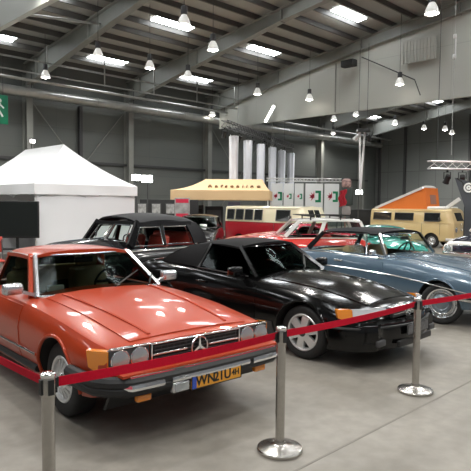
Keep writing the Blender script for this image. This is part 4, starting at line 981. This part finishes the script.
def vintage():
    c = car_root('vintage_saloon', 'black vintage saloon with rounded roof and red seats beside the white marquee', -2.99, 9.91, 217.5)
    S = Shape(R=.34, xf=.62, xr=-3.35, tum=.13, crease=.55, sr=.10,
              w=[(.62, .34), (.45, .50), (.1, .66), (-.5, .76), (-1.0, .82), (-2.4, .84), (-3.0, .74), (-3.35, .50)],
              zb=[(.62, .40), (0, .32), (-2.8, .30), (-3.35, .42)],
              zs=[(.62, .86), (.3, .93), (-.4, .97), (-1.0, 1.0), (-2.4, 1.0), (-3.0, .92), (-3.25, .76), (-3.35, .66)],
              zc=[(.62, 1.02), (.3, 1.10), (-.4, 1.14), (-.9, 1.15), (-2.4, 1.10), (-3.1, .98), (-3.25, .80), (-3.35, .68)])
    S.body(CHAR, c, [(-2.75, .42)], (-1.0, -2.75, .66, .40))
    # front and rear wings
    for sg in (-1, 1):
        for x0, x1, hz in ((.85, -1.15, .86), (-2.05, -3.30, .84)):
            f = MB()
            def wing(u, v):
                x = x0 + (x1 - x0) * u; a = PI * v; env = math.sin(PI * min(.98, max(.02, u))) ** .55
                return (x, sg * (.62 + .20 * math.sin(a) * 1.0 + (.06 - .16 * (1 - env))), .42 + (hz - .42) * env * math.sin(a * .5 + .0) if v < 1 else .42 + (hz - .42) * env)
            f.shell(lambda u, v: (x0 + (x1 - x0) * u, sg * (.58 + .26 * math.cos(PI / 2 * v) ** .7 - .05 * (1 - math.sin(PI * min(.98, max(.02, u))))), .46 + (hz - .46) * (math.sin(PI * min(.985, max(.015, u))) ** .6) * math.sin(PI / 2 * v)), 20, 10, (0, -sg * .03, -.03))
            f.build('wing', CHAR, c)
        h = MB(); h.ball((.60, sg * .58, .84), (.16, .13, .13)); hh = h.build('headlight', CHAR, c)
        l = MB(); l.lathe([(.115, 0), (.09, .03), (0, .04)], 24, (.72, sg * .58, .84), 'x'); l.build('lens', LENS, hh)
        t = MB(); t.tube(S.side_line(.2, -3.1, lambda x: I(S.zs, x) - .06, sg, 0, .014, 30), .020, 8); t.build('belt_trim', CHROME, c)
    hb = MB(); hb.tube([(x, 0, S.top(x, 0) + .006) for x in [.58 - 1.4 * i / 12 for i in range(13)]], .012, 6); hb.build('bonnet_strip', CHROME, c)
    g = MB(); g.rbox((.62, 0, .74), (.06, .42, .42), .03); gr = g.build('grille', CHROME, c)
    s_ = MB()
    for i in range(9): s_.box((.655, -.16 + .04 * i, .74), (.01, .02, .36))
    s_.build('grille_slats', INK, gr)
    # cabin: rounded roof, split screen, three pillars a side
    Ab, At, Ct, Cb = (-.86, -.63, 1.04), (-1.16, -.54, 1.42), (-2.72, -.52, 1.42), (-3.10, -.58, 1.02)
    def rf(u, v):
        w = 2 * v - 1; ex = At[0] + .10 * (1 - w * w) + .02; x2 = Ct[0] - .10 * (1 - w * w); y_ = .59 - .04 * u
        return (ex + (x2 - ex) * u, w * y_, 1.43 + .09 * math.sin(PI * min(1, .12 + .88 * u)) + .10 * (1 - abs(w) ** 2.3) - .03 * w ** 8)
    rm = MB().shell(rf, 16, 20, (0, 0, -.03))
    for sg in (-1, 1): rm.beam((-1.10, sg * .60, 1.405), (-2.60, sg * .585, 1.405), .10, .04, (0, sg, 0))
    def back(u, v):
        w = 2 * v - 1; a = Vector(rf(1, v)); b = Vector((Cb[0] - .12 * (1 - w * w), w * .60, 1.0)); p = lerp(a, b, u); p += Vector((-.10, 0, .06)) * (4 * u * (1 - u)); return p
    rm.shell(back, 8, 20, (.02, 0, -.01))
    for sg in (-1, 1):
        rm.shell(lambda u, v: lerp(lerp((-2.42, sg * .585, 1.45), (-2.60, sg * .70, 1.0), u), lerp((-2.80, sg * .56, 1.42), (-3.14, sg * .60, 1.0), u), v) + Vector((0, sg * .03 * 4 * u * (1 - u), 0)), 8, 6, (0, -sg * .03, 0))
    rm.beam((-1.08, -.50, 1.44), (-1.08, .50, 1.44), .10, .05, (0, 0, 1))
    rm.beam((-.83, 0, 1.08), (-1.12, 0, 1.45), .05, .03, (1, 0, 0))
    rm.build('roof', mat('matt_black_roof', (.010, .0105, .012), .7, 0, .0, .25), c)
    rw = MB().shell(lambda u, v: Vector(back(.22 + .45 * u, .32 + .36 * v)) + Vector((-.008, 0, .006)), 5, 8, (-.003, 0, .003)); rw.build('rear_window', DGLASS, c)
    for sg in (-1, 1):
        w = MB(); a0 = Vector((-.80, 0, 1.06)); 
        P = [(-.82, sg * .04, 1.12), (-1.05, sg * .04, 1.41), (-1.09, sg * .45, 1.39), (-.88, sg * .52, 1.10)]
        w.prism(P, (-.006, 0, 0)); w.build('windscreen_pane', CGLASS, c)
        f = MB(); f.tube([Vector(p) for p in P], .014, 6, True); f.build('windscreen_frame', CHROME, c)
        p = MB(); p.beam((Ab[0] - .02, sg * .66, Ab[2] - .02), (At[0] - .02, sg * .565, At[2] + .03), .16, .06, (0, sg, 0)); p.build('windscreen_pillar', CHAR, c)
        p = MB(); p.beam((-1.72, sg * .72, 1.0), (-1.74, sg * .58, 1.45), .07, .04, (0, sg, 0)); p.build('door_pillar', CHAR, c)
        for x0, x1 in ((-.96, -1.68), (-1.78, -2.50)):
            Q = [(x0, .70, 1.02), (x0 - (.20 if x0 > -1 else .0), .61, 1.36), (x1 + (.0 if x0 > -1 else .10), .605, 1.36), (x1, .71, 1.02)]
            w = MB(); w.prism([(a, sg * b, d) for a, b, d in Q], (0, -sg * .005, 0)); w.build('side_window', CGLASS, c)
            f = MB(); f.tube([(a, sg * (b + .01), d) for a, b, d in Q], .012, 6, True); f.build('window_frame', CHROME, c)
    wiper(c, (-.80, -.2, 1.10), (-.98, -.36, 1.30), (.03, 0, .01)); wiper(c, (-.80, .3, 1.10), (-.98, .18, 1.30), (.03, 0, .01))
    for y in (-.34, .34): seat(c, REDLEATHER, -1.62, y, .48, 1., False)
    k = MB(); k.rbox((-2.55, 0, .62), (.5, 1.15, .2), .07); k.rbox((-2.70, 0, .95), (.18, 1.15, .55), .08); k.build('rear_seat', REDLEATHER, c)
    dashboard(c, -.98, .60, 1.02, DARK, .14); steering(c, -1.22, .32, 1.04, .2, INK)
    for xx, s_x in ((.80, 1), (-3.45, -1)):
        k = MB(); k.tube([(xx - s_x * .25, -.80, .46), (xx, -.6, .46), (xx + s_x * .06, 0, .46), (xx, .6, .46), (xx - s_x * .25, .80, .46)], .05, 8, flat=.6); k.build('front_bumper' if s_x > 0 else 'rear_bumper', CHROME, c)
    wheels(c, 'cap', .34, .16, 2.75, 1.36, 0)
vintage()

low = std_shape(.97, .80, .75, -3.1, .29, .12, .12)
c = saloon('roadster', 'low pinkish-red sports car in front of the red and cream bus', 0.62, 16.6, 252, PINKRED, PINKRED, low,
           ((-.95, -.60, 1.0), (-1.20, -.48, 1.18), (-1.75, -.48, 1.17), (-2.25, -.58, .99), .5), 'cap', CHROME, DARK, 0, 2.3, False, GLASS, nose='round', track=1.36)
cw = std_shape(1.02, .80, .70, -3.3, .29, .11, .05)
c = saloon('hatchback', 'red car with a white roof, white pillars and a black roof rack', .12, 14.3, 266, BRIGHTRED, WPAINT, cw,
           ((-1.05, -.66, 1.03), (-1.42, -.56, 1.41), (-2.95, -.56, 1.41), (-3.10, -.64, 1.03), .42), 'cap', WPAINT, REDLEATHER, 0, 2.4, False, CGLASS, WPAINT, track=1.36, crown=.03, post=.09)
for x in (-1.70, -2.45):
    k = MB(); k.beam((x, -.58, 1.53), (x, .58, 1.53), .035, .03, (0, 0, 1))
    for sg in (-1, 1): k.beam((x, sg * .56, 1.42), (x, sg * .56, 1.53), .03, .03, (1, 0, 0))
    k.build('rack_bar', INK, c)
k = MB()
for y in (-.5, -.25, 0, .25, .5): k.beam((-1.45, y, 1.555), (-2.75, y, 1.555), .03, .02)
k.beam((-1.45, -.5, 1.555), (-1.45, .5, 1.555), .03, .02); k.beam((-2.75, -.5, 1.555), (-2.75, .5, 1.555), .03, .02); k.build('rack_tray', INK, c)
# black car with its two pale windscreen reflections built as white blocks
bs = std_shape(.95, .82, .70, -3.3, .31, .10, .06)
c = saloon('saloon', 'black saloon facing forward between the vintage saloon and the red bus', -1.42, 18.8, 184, CHAR, CHAR, bs,
           ((-.90, -.70, .98), (-1.30, -.56, 1.34), (-2.5, -.56, 1.34), (-2.95, -.66, .98), .5), 'cap', CHROME, DARK, 0, 2.6, False, GLASS, track=1.46)
for y in (-.33, .22): k = MB(); k.box((-.96, y, 1.0), (.16, .24, .10), rot=Matrix.Rotation(R(-40), 3, 'Y')); k.build('windscreen_reflection', WHITE, c)
ts = std_shape(.80, .80, .68, -3.3, .29, .10, .07)
saloon('small_car', 'teal green small car seen through the windows of the grey-blue coupe', 4.95, 17.0, 180, TEAL, TEAL, ts,
       ((-.95, -.66, .83), (-1.35, -.54, 1.07), (-2.4, -.54, 1.07), (-2.85, -.62, .83), .5), 'cap', CHROME, DARK, 0, 2.35, False, CGLASS, track=1.38)
rs = std_shape(.97, .80, .72, -3.2, .29, .12, .12)
c = saloon('small_car', 'small white classic car with a dark bonnet at the right edge on red carpet', 7.20, 16.60, 228, WPAINT, WPAINT, rs,
           ((-.85, -.64, 1.03), (-1.2, -.52, 1.36), (-2.3, -.52, 1.36), (-2.8, -.60, 1.0), .5), 'cap', CHROME, DARK, 0, 2.3, False, GLASS, nose='round', track=1.38)
c.location.z = .0035
k = rs.top_panel(.64, -.66, -.46, .46, .014); k.build('bonnet_stripe', NAVY, c)
k = MB(); k.rbox((.74, 0, .56), (.06, .8, .22), .03); k.build('nose_panel', NAVY, c)
cp = MB(); cp.rbox((0, 0, .006), (7.4, 6.4, .012), .004); tag(cp.build('red_carpet', mat('red_carpet', (.36, .008, .025), .9, noise=(30, .15)), None, (10.0, 18.3, -.009), R(14)), 'red carpet on the floor under the small white classic car', 'carpet')

# ------------------------------------------------------------------ vans
def bus(name, label, X_, Y_, yaw, sc, lower, upper, belt, roofz, wins, gutter, pop=False, split=True):
    c = thing(name, label, 'van', (X_, Y_, 0), R(90 - yaw)); Rw = .325 * sc
    xf, xr = 1.02 * sc, -3.36 * sc; wm = .86 * sc; zb = .30 * sc; be = belt * sc; rz_ = roofz * sc; gu = gutter * sc
    def en(x): # rounding of the ends in plan
        a = max(0, (x - (xf - .35 * sc)) / (.35 * sc)); b = max(0, ((xr + .22 * sc) - x) / (.22 * sc)); return (1 - .22 * a ** 2.2) * (1 - .12 * b ** 2)
    def lean(x, z): # the windscreen leans back
        a = max(0, (x - (xf - .5 * sc)) / (.5 * sc)); return -a * max(0, z - be) * .42
    xs = [xr + (xf - xr) * i / 40 for i in range(41)]
    def up_half(x): e = en(x); return [(wm * e, be), (wm * e - .025 * sc, be + .5 * (gu - be)), (wm * e - .07 * sc, gu), (wm * e - .11 * sc, gu + .05 * sc), (wm * e - .30 * sc, rz_ - .04 * sc), (0, rz_)]
    lo = MB(); rings = []
    for x in xs:
        e = en(x); h = [(0, zb), (wm * e - .12 * sc, zb), (wm * e - .03 * sc, zb + .06 * sc), (wm * e, zb + .3 * sc), (wm * e, be - .02 * sc), (wm * e - .01 * sc, be), (0, be)]
        rings.append([Vector((x, y, z)) for y, z in h] + [Vector((x, -y, z)) for y, z in h[-2:0:-1]])
    lo.loft(rings); b = lo.build('lower_body', [lower, DARK], c, smooth=30)
    cut = MB()
    for x in (0, -2.4 * sc):
        for sg in (-1, 1): cut.lathe([(Rw + .05, sg * .45), (Rw + .05, sg * 1.2)], 32, (x, 0, Rw + .01), 'y')
    cu = cut.build('cut', [DARK], c, smooth=0); md = b.modifiers.new('b', 'BOOLEAN'); md.object = cu; md.solver = 'EXACT'; md.material_mode = 'TRANSFER'
    bpy.context.view_layer.update(); me = bpy.data.meshes.new_from_object(b.evaluated_get(bpy.context.evaluated_depsgraph_get())); b.modifiers.clear(); b.data = me; me.set_sharp_from_angle(angle=R(30)); bpy.data.objects.remove(cu)
    um = MB(); rings = []
    for x in xs:
        h = [(0, be - .002)] + up_half(x); rings.append([Vector((x + lean(x, z), y, z)) for y, z in h] + [Vector((x + lean(x, z), -y, z)) for y, z in h[-2:0:-1]])
    um.loft(rings); um.build('upper_body', upper, c, smooth=30)
    def side_y(x, z): t = (z - be) / (gu - be); return wm * en(x) - .07 * sc * t
    for sg in (-1, 1):
        for x0, x1, z0, z1 in wins:
            w = MB()
            def fn(u, v):
                x = (x0 + (x1 - x0) * u) * sc; z = (z0 + (z1 - z0) * v) * sc; return (x + lean(x, z) * .9, sg * (side_y(x, z) + .024), z)
            w.shell(fn, 8, 6, (0, -sg * .05, 0)); wo = w.build('side_window', DARKWIN, c)
            f = MB(); cr = [Vector(fn(u, v)) + Vector((0, sg * .004, 0)) for u, v in ((0, 0), (.5, 0), (1, 0), (1, 1), (.5, 1), (0, 1))]; f.tube(cr, .018 * sc, 6, True); f.build('window_seal', mat('window_seal', (.09, .09, .09), .5), wo)
        g = MB(); g.tube([(x * 1. + lean(x, gu) , sg * (wm * en(x) - .06 * sc), gu) for x in xs[1:-1]], .018 * sc, 6); g.build('rain_gutter', upper, c)
        m_ = MB(); m_.tube([(x, sg * (wm * en(x) + .004), be) for x in xs[1:-1]], .014 * sc, 6); m_.build('belt_trim', upper if lower is not upper else lower, c)
        d = MB(); x = .25 * sc
        d.tube([(.42 * sc, sg * (wm * en(.42 * sc) + .003), zb + .30 * sc), (.42 * sc, sg * (wm * en(.42 * sc) + .003), be)], .007, 5); d.tube([(-.48 * sc, sg * (wm + .003), zb + .1 * sc), (-.48 * sc, sg * (wm + .003), be)], .007, 5); d.build('door_gap', DGREY, c)
        mirror(c, .45 * sc, sg * (wm + .12 * sc), be + .18 * sc, DGREY, sg, (.06, .14, .18))
    # windscreen
    def ws(u, v, y0=-.62, y1=.62):
        z = be + .10 * sc + (gu - be - .16 * sc) * v; y = (y0 + (y1 - y0) * u) * sc; x = xf - .05 * sc * (y / (wm)) ** 2; return (x + lean(xf, z) + .008, y, z)
    for y0, y1 in (((-.60, -.03), (.03, .60)) if split else ((-.62, .62),)):
        w = MB(); w.shell(lambda u, v: ws(u, v, y0, y1), 8, 6, (-.03, 0, 0)); w.build('windscreen', DARKWIN, c)
    for sg in (-1, 1):
        l = MB(); l.lathe([(.11 * sc, -.05), (.11 * sc, .02), (.07 * sc, .05), (0, .06)], 24, (xf - .01, sg * .50 * sc, .86 * sc), 'x'); hh = l.build('headlight', LENS, c)
        r_ = MB(); r_.tube([(xf + .015, sg * .50 * sc + .115 * sc * math.cos(t), .86 * sc + .115 * sc * math.sin(t)) for t in [2 * PI * q / 24 for q in range(24)]], .012, 6, True); r_.build('headlight_rim', CHROME, hh)
    if not pop: star(c, (xf + .02, 0, .95 * sc), .14 * sc, WPAINT, .016)
    else:
        e_ = MB(); e_.tube([(xf + .02, .16 * sc * math.cos(t), .98 * sc + .16 * sc * math.sin(t)) for t in [2 * PI * q / 28 for q in range(28)]], .012, 6, True)
        for a, bq in (((-.07, .11), (0, -.02)), ((0, -.02), (.07, .11)), ((-.13, .02), (-.06, -.13)), ((-.06, -.13), (0, -.0)), ((0, -.0), (.06, -.13)), ((.06, -.13), (.13, .02))): e_.beam((xf + .02, a[0] * sc, (.98 + a[1]) * sc), (xf + .02, bq[0] * sc, (.98 + bq[1]) * sc), .014, .014, (1, 0, 0))
        e_.build('emblem', CHROME, c)
    for nm, x, s_ in (('front_bumper', xf, 1), ('rear_bumper', xr, -1)):
        k_ = MB(); k_.tube([(x - s_ * .3 * sc, -wm - .02, .42 * sc), (x + s_ * .03, -.7 * sc, .42 * sc), (x + s_ * .10, 0, .42 * sc), (x + s_ * .03, .7 * sc, .42 * sc), (x - s_ * .3 * sc, wm + .02, .42 * sc)], .06 * sc, 8, flat=.6); k_.build(nm, WPAINT, c)
    wheels(c, 'cap', Rw, .17 * sc, 2.4 * sc, 1.42 * sc, 0)
    return c
W1 = [(-3.05 + .50 * i, -2.62 + .50 * i, 1.22, 1.62) for i in range(4)] + [(-.30, .36, 1.22, 1.62)]
W1 = [(-3.12, -2.70, 1.31, 1.73), (-2.60, -2.16, 1.31, 1.73), (-2.06, -1.62, 1.31, 1.73), (-1.52, -1.10, 1.31, 1.73), (-.36, .34, 1.31, 1.73)]
bus('minibus', 'red and cream classic minibus behind the pinkish-red sports car', 2.28, 20.85, 135, .93, MAROON, CREAM, 1.24, 1.89, W1, 1.80)
van = bus('camper_van', 'beige camper van with raised orange tent roof in the right background', 9.03, 24.69, 137, 1., BEIGE, BEIGE, 1.16, 1.86,
          [(-3.12, -2.12, 1.26, 1.60), (-1.92, -.92, 1.26, 1.60), (-.36, .40, 1.24, 1.62)], 1.70, True, False)
van.scale = (.93, .93, .93)
ORANGE = mat('orange_canvas', (.80, .20, .03), .75, bump=(3, .2))
r_ = Vector((-3.20, 0, 1.86)); p_ = Vector((-.62, 0, 2.86))
lid = MB(); lid.shell(lambda u, v: lerp(r_, p_, u) + Vector((0, (2 * v - 1) * .66, .06 * (1 - abs(2 * v - 1) ** 3))), 10, 10, (.04, 0, -.11)); lid.build('pop_top_lid', WPAINT, van)
for sg in (-1, 1):
    q = MB(); q.prism([(-3.15, sg * .62, 1.80), (-.50, sg * .62, 2.80), (-.36, sg * .62, 1.80)], (0, -sg * .012, 0)); q.build('tent_side', ORANGE, van)
q = MB(); q.prism([(-.36, -.62, 1.80), (-.36, .62, 1.80), (-.50, .62, 2.80), (-.50, -.62, 2.80)], (-.012, 0, 0)); tf = q.build('tent_front', ORANGE, van)
q = MB(); q.box((-.425, .05, 2.25), (.03, .55, .44), rot=Matrix.Rotation(R(-8), 3, 'Y')); q.build('tent_window', mat('tent_window', (.36, .17, .12), .6), tf)
q = MB(); q.rbox((.10, 0, 1.84), (.95, 1.3, .18), .08, 4); q.build('roof_tray', WPAINT, van)
q = MB(); q.beam((.48, -.30, 1.88), (1.05, -.30, 2.28), .12, .16, (-.6, 0, .8)); q.build('raised_flap', WPAINT, van)

# ================================================================== STANDS AND DISPLAYS AT THE BACK
PANEL = mat('display_panel', (.74, .75, .74), .5); PGREEN = mat('print_green', (.0, .22, .09), .5); PRED = mat('print_red', (.62, .02, .06), .5)
pn = [(276.5, 11.5, 'leftmost, beside the tan marquee', 1), (288, 10, 'second from the left, with the small mark', .7), (298.5, 9, 'third from the left above the bus end', .8), (313.5, 18, 'fourth from the left and widest', 1.1), (331, 15, 'rightmost, partly behind the red and dark stand', 1)]
for i, (px, w_, ds, s_) in enumerate(pn):
    Yp = 32.0; wd = w_ / FOC * Yp * .97; x = X(px, Yp)
    t = thing('exhibition_stand', 'white display panel with red and green mark, ' + ds, 'exhibition stand', (x, Yp, 0), 0, 'white panels with red and green marks')
    q = MB(); q.rbox((0, 0, 1.98), (wd, .06, 2.06), .01); q.build('panel_board', PANEL, t)
    for sx in (-1, 1): q = MB(); q.box((sx * wd * .4, 0, .48), (.05, .05, .96)); q.box((sx * wd * .4, 0, .015), (.06, .5, .03)); q.build('foot', DGREY, t)
    u_ = .30 * s_ * min(1, wd / .8); zc = 2.28
    q = MB()
    for a in range(5): t0 = PI / 2 + a * PI / 5 + 0; q.prism([(-.05 * u_, -.03, zc), (-.05 * u_ + u_ * .35 * math.cos(t0 - .3), -.03, zc + u_ * .35 * math.sin(t0 - .3)), (-.05 * u_ + u_ * .95 * math.cos(t0), -.03, zc + u_ * .95 * math.sin(t0)), (-.05 * u_ + u_ * .35 * math.cos(t0 + .3), -.03, zc + u_ * .35 * math.sin(t0 + .3))], (0, -.012, 0))
    q.box((-.30 * u_, -.036, zc), (.7 * u_, .012, .5 * u_)); q.build('red_mark', PRED, t)
    q = MB(); q.box((.95 * u_, -.036, zc), (.45 * u_, .012, 2.0 * u_)); q.box((.5 * u_, -.036, zc + .8 * u_), (.6 * u_, .012, .42 * u_)); q.box((.5 * u_, -.036, zc - .8 * u_), (.6 * u_, .012, .42 * u_)); q.build('green_mark', PGREEN, t)
# rail of small lamps above the panels
lat_truss('panel_truss', 'low lattice rail above the white display panels', (X(266, 32.3), 32.8, 3.25), (X(342, 32.3), 32.8, 3.25), .16, (), ALLOY)
for px in (268.5, 339.5):
    pass
t = thing('rail_stand', 'slim post carrying the left end of the lattice rail', 'post', (X(266.6, 32.8), 32.8, 0)); q = MB(); q.tube([(0, 0, .03), (0, 0, 3.14)], .03, 8); q.build('pole', DGREY, t); q = MB(); q.lathe([(.25, 0), (.25, .03), (0, .04)], 16); q.build('base', DGREY, t)
t = thing('rail_stand', 'slim post carrying the right end of the lattice rail', 'post', (X(341.4, 32.8), 32.8, 0)); q = MB(); q.tube([(0, 0, .03), (0, 0, 3.14)], .03, 8); q.build('pole', DGREY, t); q = MB(); q.lathe([(.25, 0), (.25, .03), (0, .04)], 16); q.build('base', DGREY, t)
# red and dark display tower with a lit lamp
t = thing('display_stand', 'tall stand with dark box, red cloth and pinkish top right of white panels', 'display stand', (X(345.5, 26.5), 26.5, 0))
q = MB(); q.lathe([(.32, 0), (.32, .04), (.05, .06)], 20); q.build('base', INK, t)
q = MB(); q.tube([(0, .16, .05), (0, .16, 3.05)], .03, 8); q.build('pole', CHROME, t)
q = MB(); q.rbox((.08, 0, 2.22), (.46, .26, .84), .06); q.build('box', mat('dark_green_box', (.035, .045, .04), .6), t)
q = MB(); q.shell(lambda u, v: (-.36 + .34 * v + .05 * math.sin(9 * u), -.16 + .04 * math.sin(14 * v), 1.72 + .75 * u + .1 * v), 10, 10, (0, .02, 0)); q.build('red_cloth', mat('red_cloth', (.40, .015, .03), .8), t)
q = MB(); q.rbox((0, 0, 2.84), (.44, .3, .44), .14, 4); q.build('top_bundle', mat('pinkish_bundle', (.34, .22, .20), .8, noise=(9, .6)), t)
q = MB(); q.rbox((.02, 0, 1.55), (.40, .24, .42), .08); q.build('pale_skirt', mat('grey_skirt', (.30, .28, .27), .8), t)
FLOOD = mat('floodlight_glow', (1, 1, 1), .4, emit=((1, .98, .94), 18.0))
def flood(label, loc, rz, s_=1., stand=True):
    t = thing('floodlight', label, 'floodlight', loc, rz)
    q = MB(); q.rbox((0, .06, 0), (.46 * s_, .14, .30 * s_), .03); q.build('housing', DGREY, t)
    q = MB(); q.rbox((0, -.02, 0), (.42 * s_, .03, .26 * s_), .01); q.build('lamp_face', FLOOD, t)
    q = MB(); q.tube([(0, .10, -.1), (0, .12, -loc[2] + .04)], .022, 8); q.build('pole', DGREY, t)
    for a in (0, 2.1, 4.2): q = MB(); q.beam((0, .12, -loc[2] + .5), (.42 * math.cos(a), .12 + .42 * math.sin(a), -loc[2] + .01), .025, .025, (0, 0, 1)); q.build('leg', DGREY, t)
flood('lit floodlight shining beside the right corner of the white marquee', (X(147, 21), 21.0, 2.72), 0, .95)
flood('lit floodlight behind the white marquee corner, next to the first', (X(136, 21.4), 21.4, 2.78), .2, .8)
flood('small lit lamp next to the tall red and dark stand', (X(354.5, 27), 26.2, 2.42), 0, .7)
flood('small lit lamp beside the wall column above the white marquee', tuple(ab(12.1, 26.4, 4.75)), HALL, .55)
# dark low counter wall
for px, w_, ds in ((361, 24, 'dark low counter wall between display stand and the beige camper'),):
    t = thing('counter', ds, 'counter', (X(px, 29), 29.0, 0)); q = MB(); q.rbox((0, 0, .80), (1.25, .5, 1.5), .02); q.build('counter_body', INK, t); q = MB(); q.rbox((0, 0, 1.57), (1.32, .56, .05), .01); q.build('counter_top', DGREY, t); q = MB(); q.box((0, 0, .03), (1.1, .4, .06)); q.build('plinth', INK, t)
# picture wall
t = thing('display_wall', 'long black display wall behind the vintage saloon', 'display wall', (-2.95, 24.0, 0), R(3))
q = MB(); q.rbox((.1, 0, 1.0), (2.5, .08, 1.95), .01); q.build('wall_panel', INK, t)
for x in (-1.05, 0, 1.2): q = MB(); q.box((x, 0, .012), (.06, .7, .024)); q.build('foot', DGREY, t)
for i, (x, dsn) in enumerate(((-1.05, 'leftmost'), (-.45, 'second from left'), (.15, 'third from left'), (.68, 'fourth from left'))):
    p = thing('picture', 'pale framed picture on the black display wall, ' + dsn, 'picture', (-2.95 + x * math.cos(R(3)) + .0026, 24.0 + x * math.sin(R(3)) - .056, 1.58), R(3), 'pictures on the black display wall')
    q = MB(); q.rbox((0, 0, 0), (.42, .03, .48), .008); f = q.build('picture_frame', DGREY, p)
    q = MB(); q.box((0, -.014, 0), (.34, .006, .40)); q.build('print', mat('grey_print', (.34, .34, .33), .5, noise=(6, .6)), f)
t = thing('poster_stand', 'red and grey poster stand near the left leg of the tan marquee', 'poster stand', (X(182, 23), 23.0, 0))
q = MB(); q.rbox((0, 0, 1.12), (.62, .05, 1.85), .01); b_ = q.build('poster_board', mat('poster_grey', (.30, .29, .28), .5, noise=(5, .3)), t)
q = MB(); q.box((0, -.027, 1.92), (.52, .006, .16)); q.build('red_header', PRED, b_)
q = MB(); q.box((0, -.027, 1.15), (.5, .006, .5)); q.build('red_block', PRED, b_)
for x in (-.2, .2): q = MB(); q.box((x, 0, .10), (.04, .04, .2)); q.box((x, 0, .012), (.05, .4, .024)); q.build('foot', INK, t)
# bits of stands under the tan marquee
for i, (px, Yq, h, wq, ds, m_) in enumerate(((198, 25.8, 1.75, .5, 'dark grey cabinet under the tan marquee, left', DGREY), (214, 25.3, 1.7, .8, 'black cabinet under the tan marquee, middle', INK), (234, 24.5, 1.9, .55, 'bluish grey roll-up panel under the tan marquee, in front of the bus end', mat('bluish_panel', (.20, .20, .27), .6)))):
    t = thing('cabinet' if i < 2 else 'roll_up_panel', ds, 'cabinet' if i < 2 else 'panel', (X(px, Yq), Yq, 0)); q = MB(); q.rbox((0, 0, h / 2 + .03), (wq, .4 if i < 2 else .04, h - .06), .02); q.build('body', m_, t); q = MB(); q.box((0, 0, .02), (wq * .9, .36, .04)); q.build('base', INK, t)
    if i < 2: q = MB(); q.rbox((0, -.21, h * .55), (wq * .8, .02, h * .7), .01); q.build('door', DGREY if m_ is INK else INK, t)

# ------------------------------------------------------------------ light
wd = bpy.data.worlds.new('world'); SC.world = wd; wd.use_nodes = True
bg = wd.node_tree.nodes['Background']; bg.inputs[0].default_value = (.86, .90, .95, 1); bg.inputs[1].default_value = .20
vs = SC.view_settings; vs.view_transform = 'Standard'; vs.look = 'None'; vs.gamma = 1; vs.use_curve_mapping = False; vs.exposure = .52
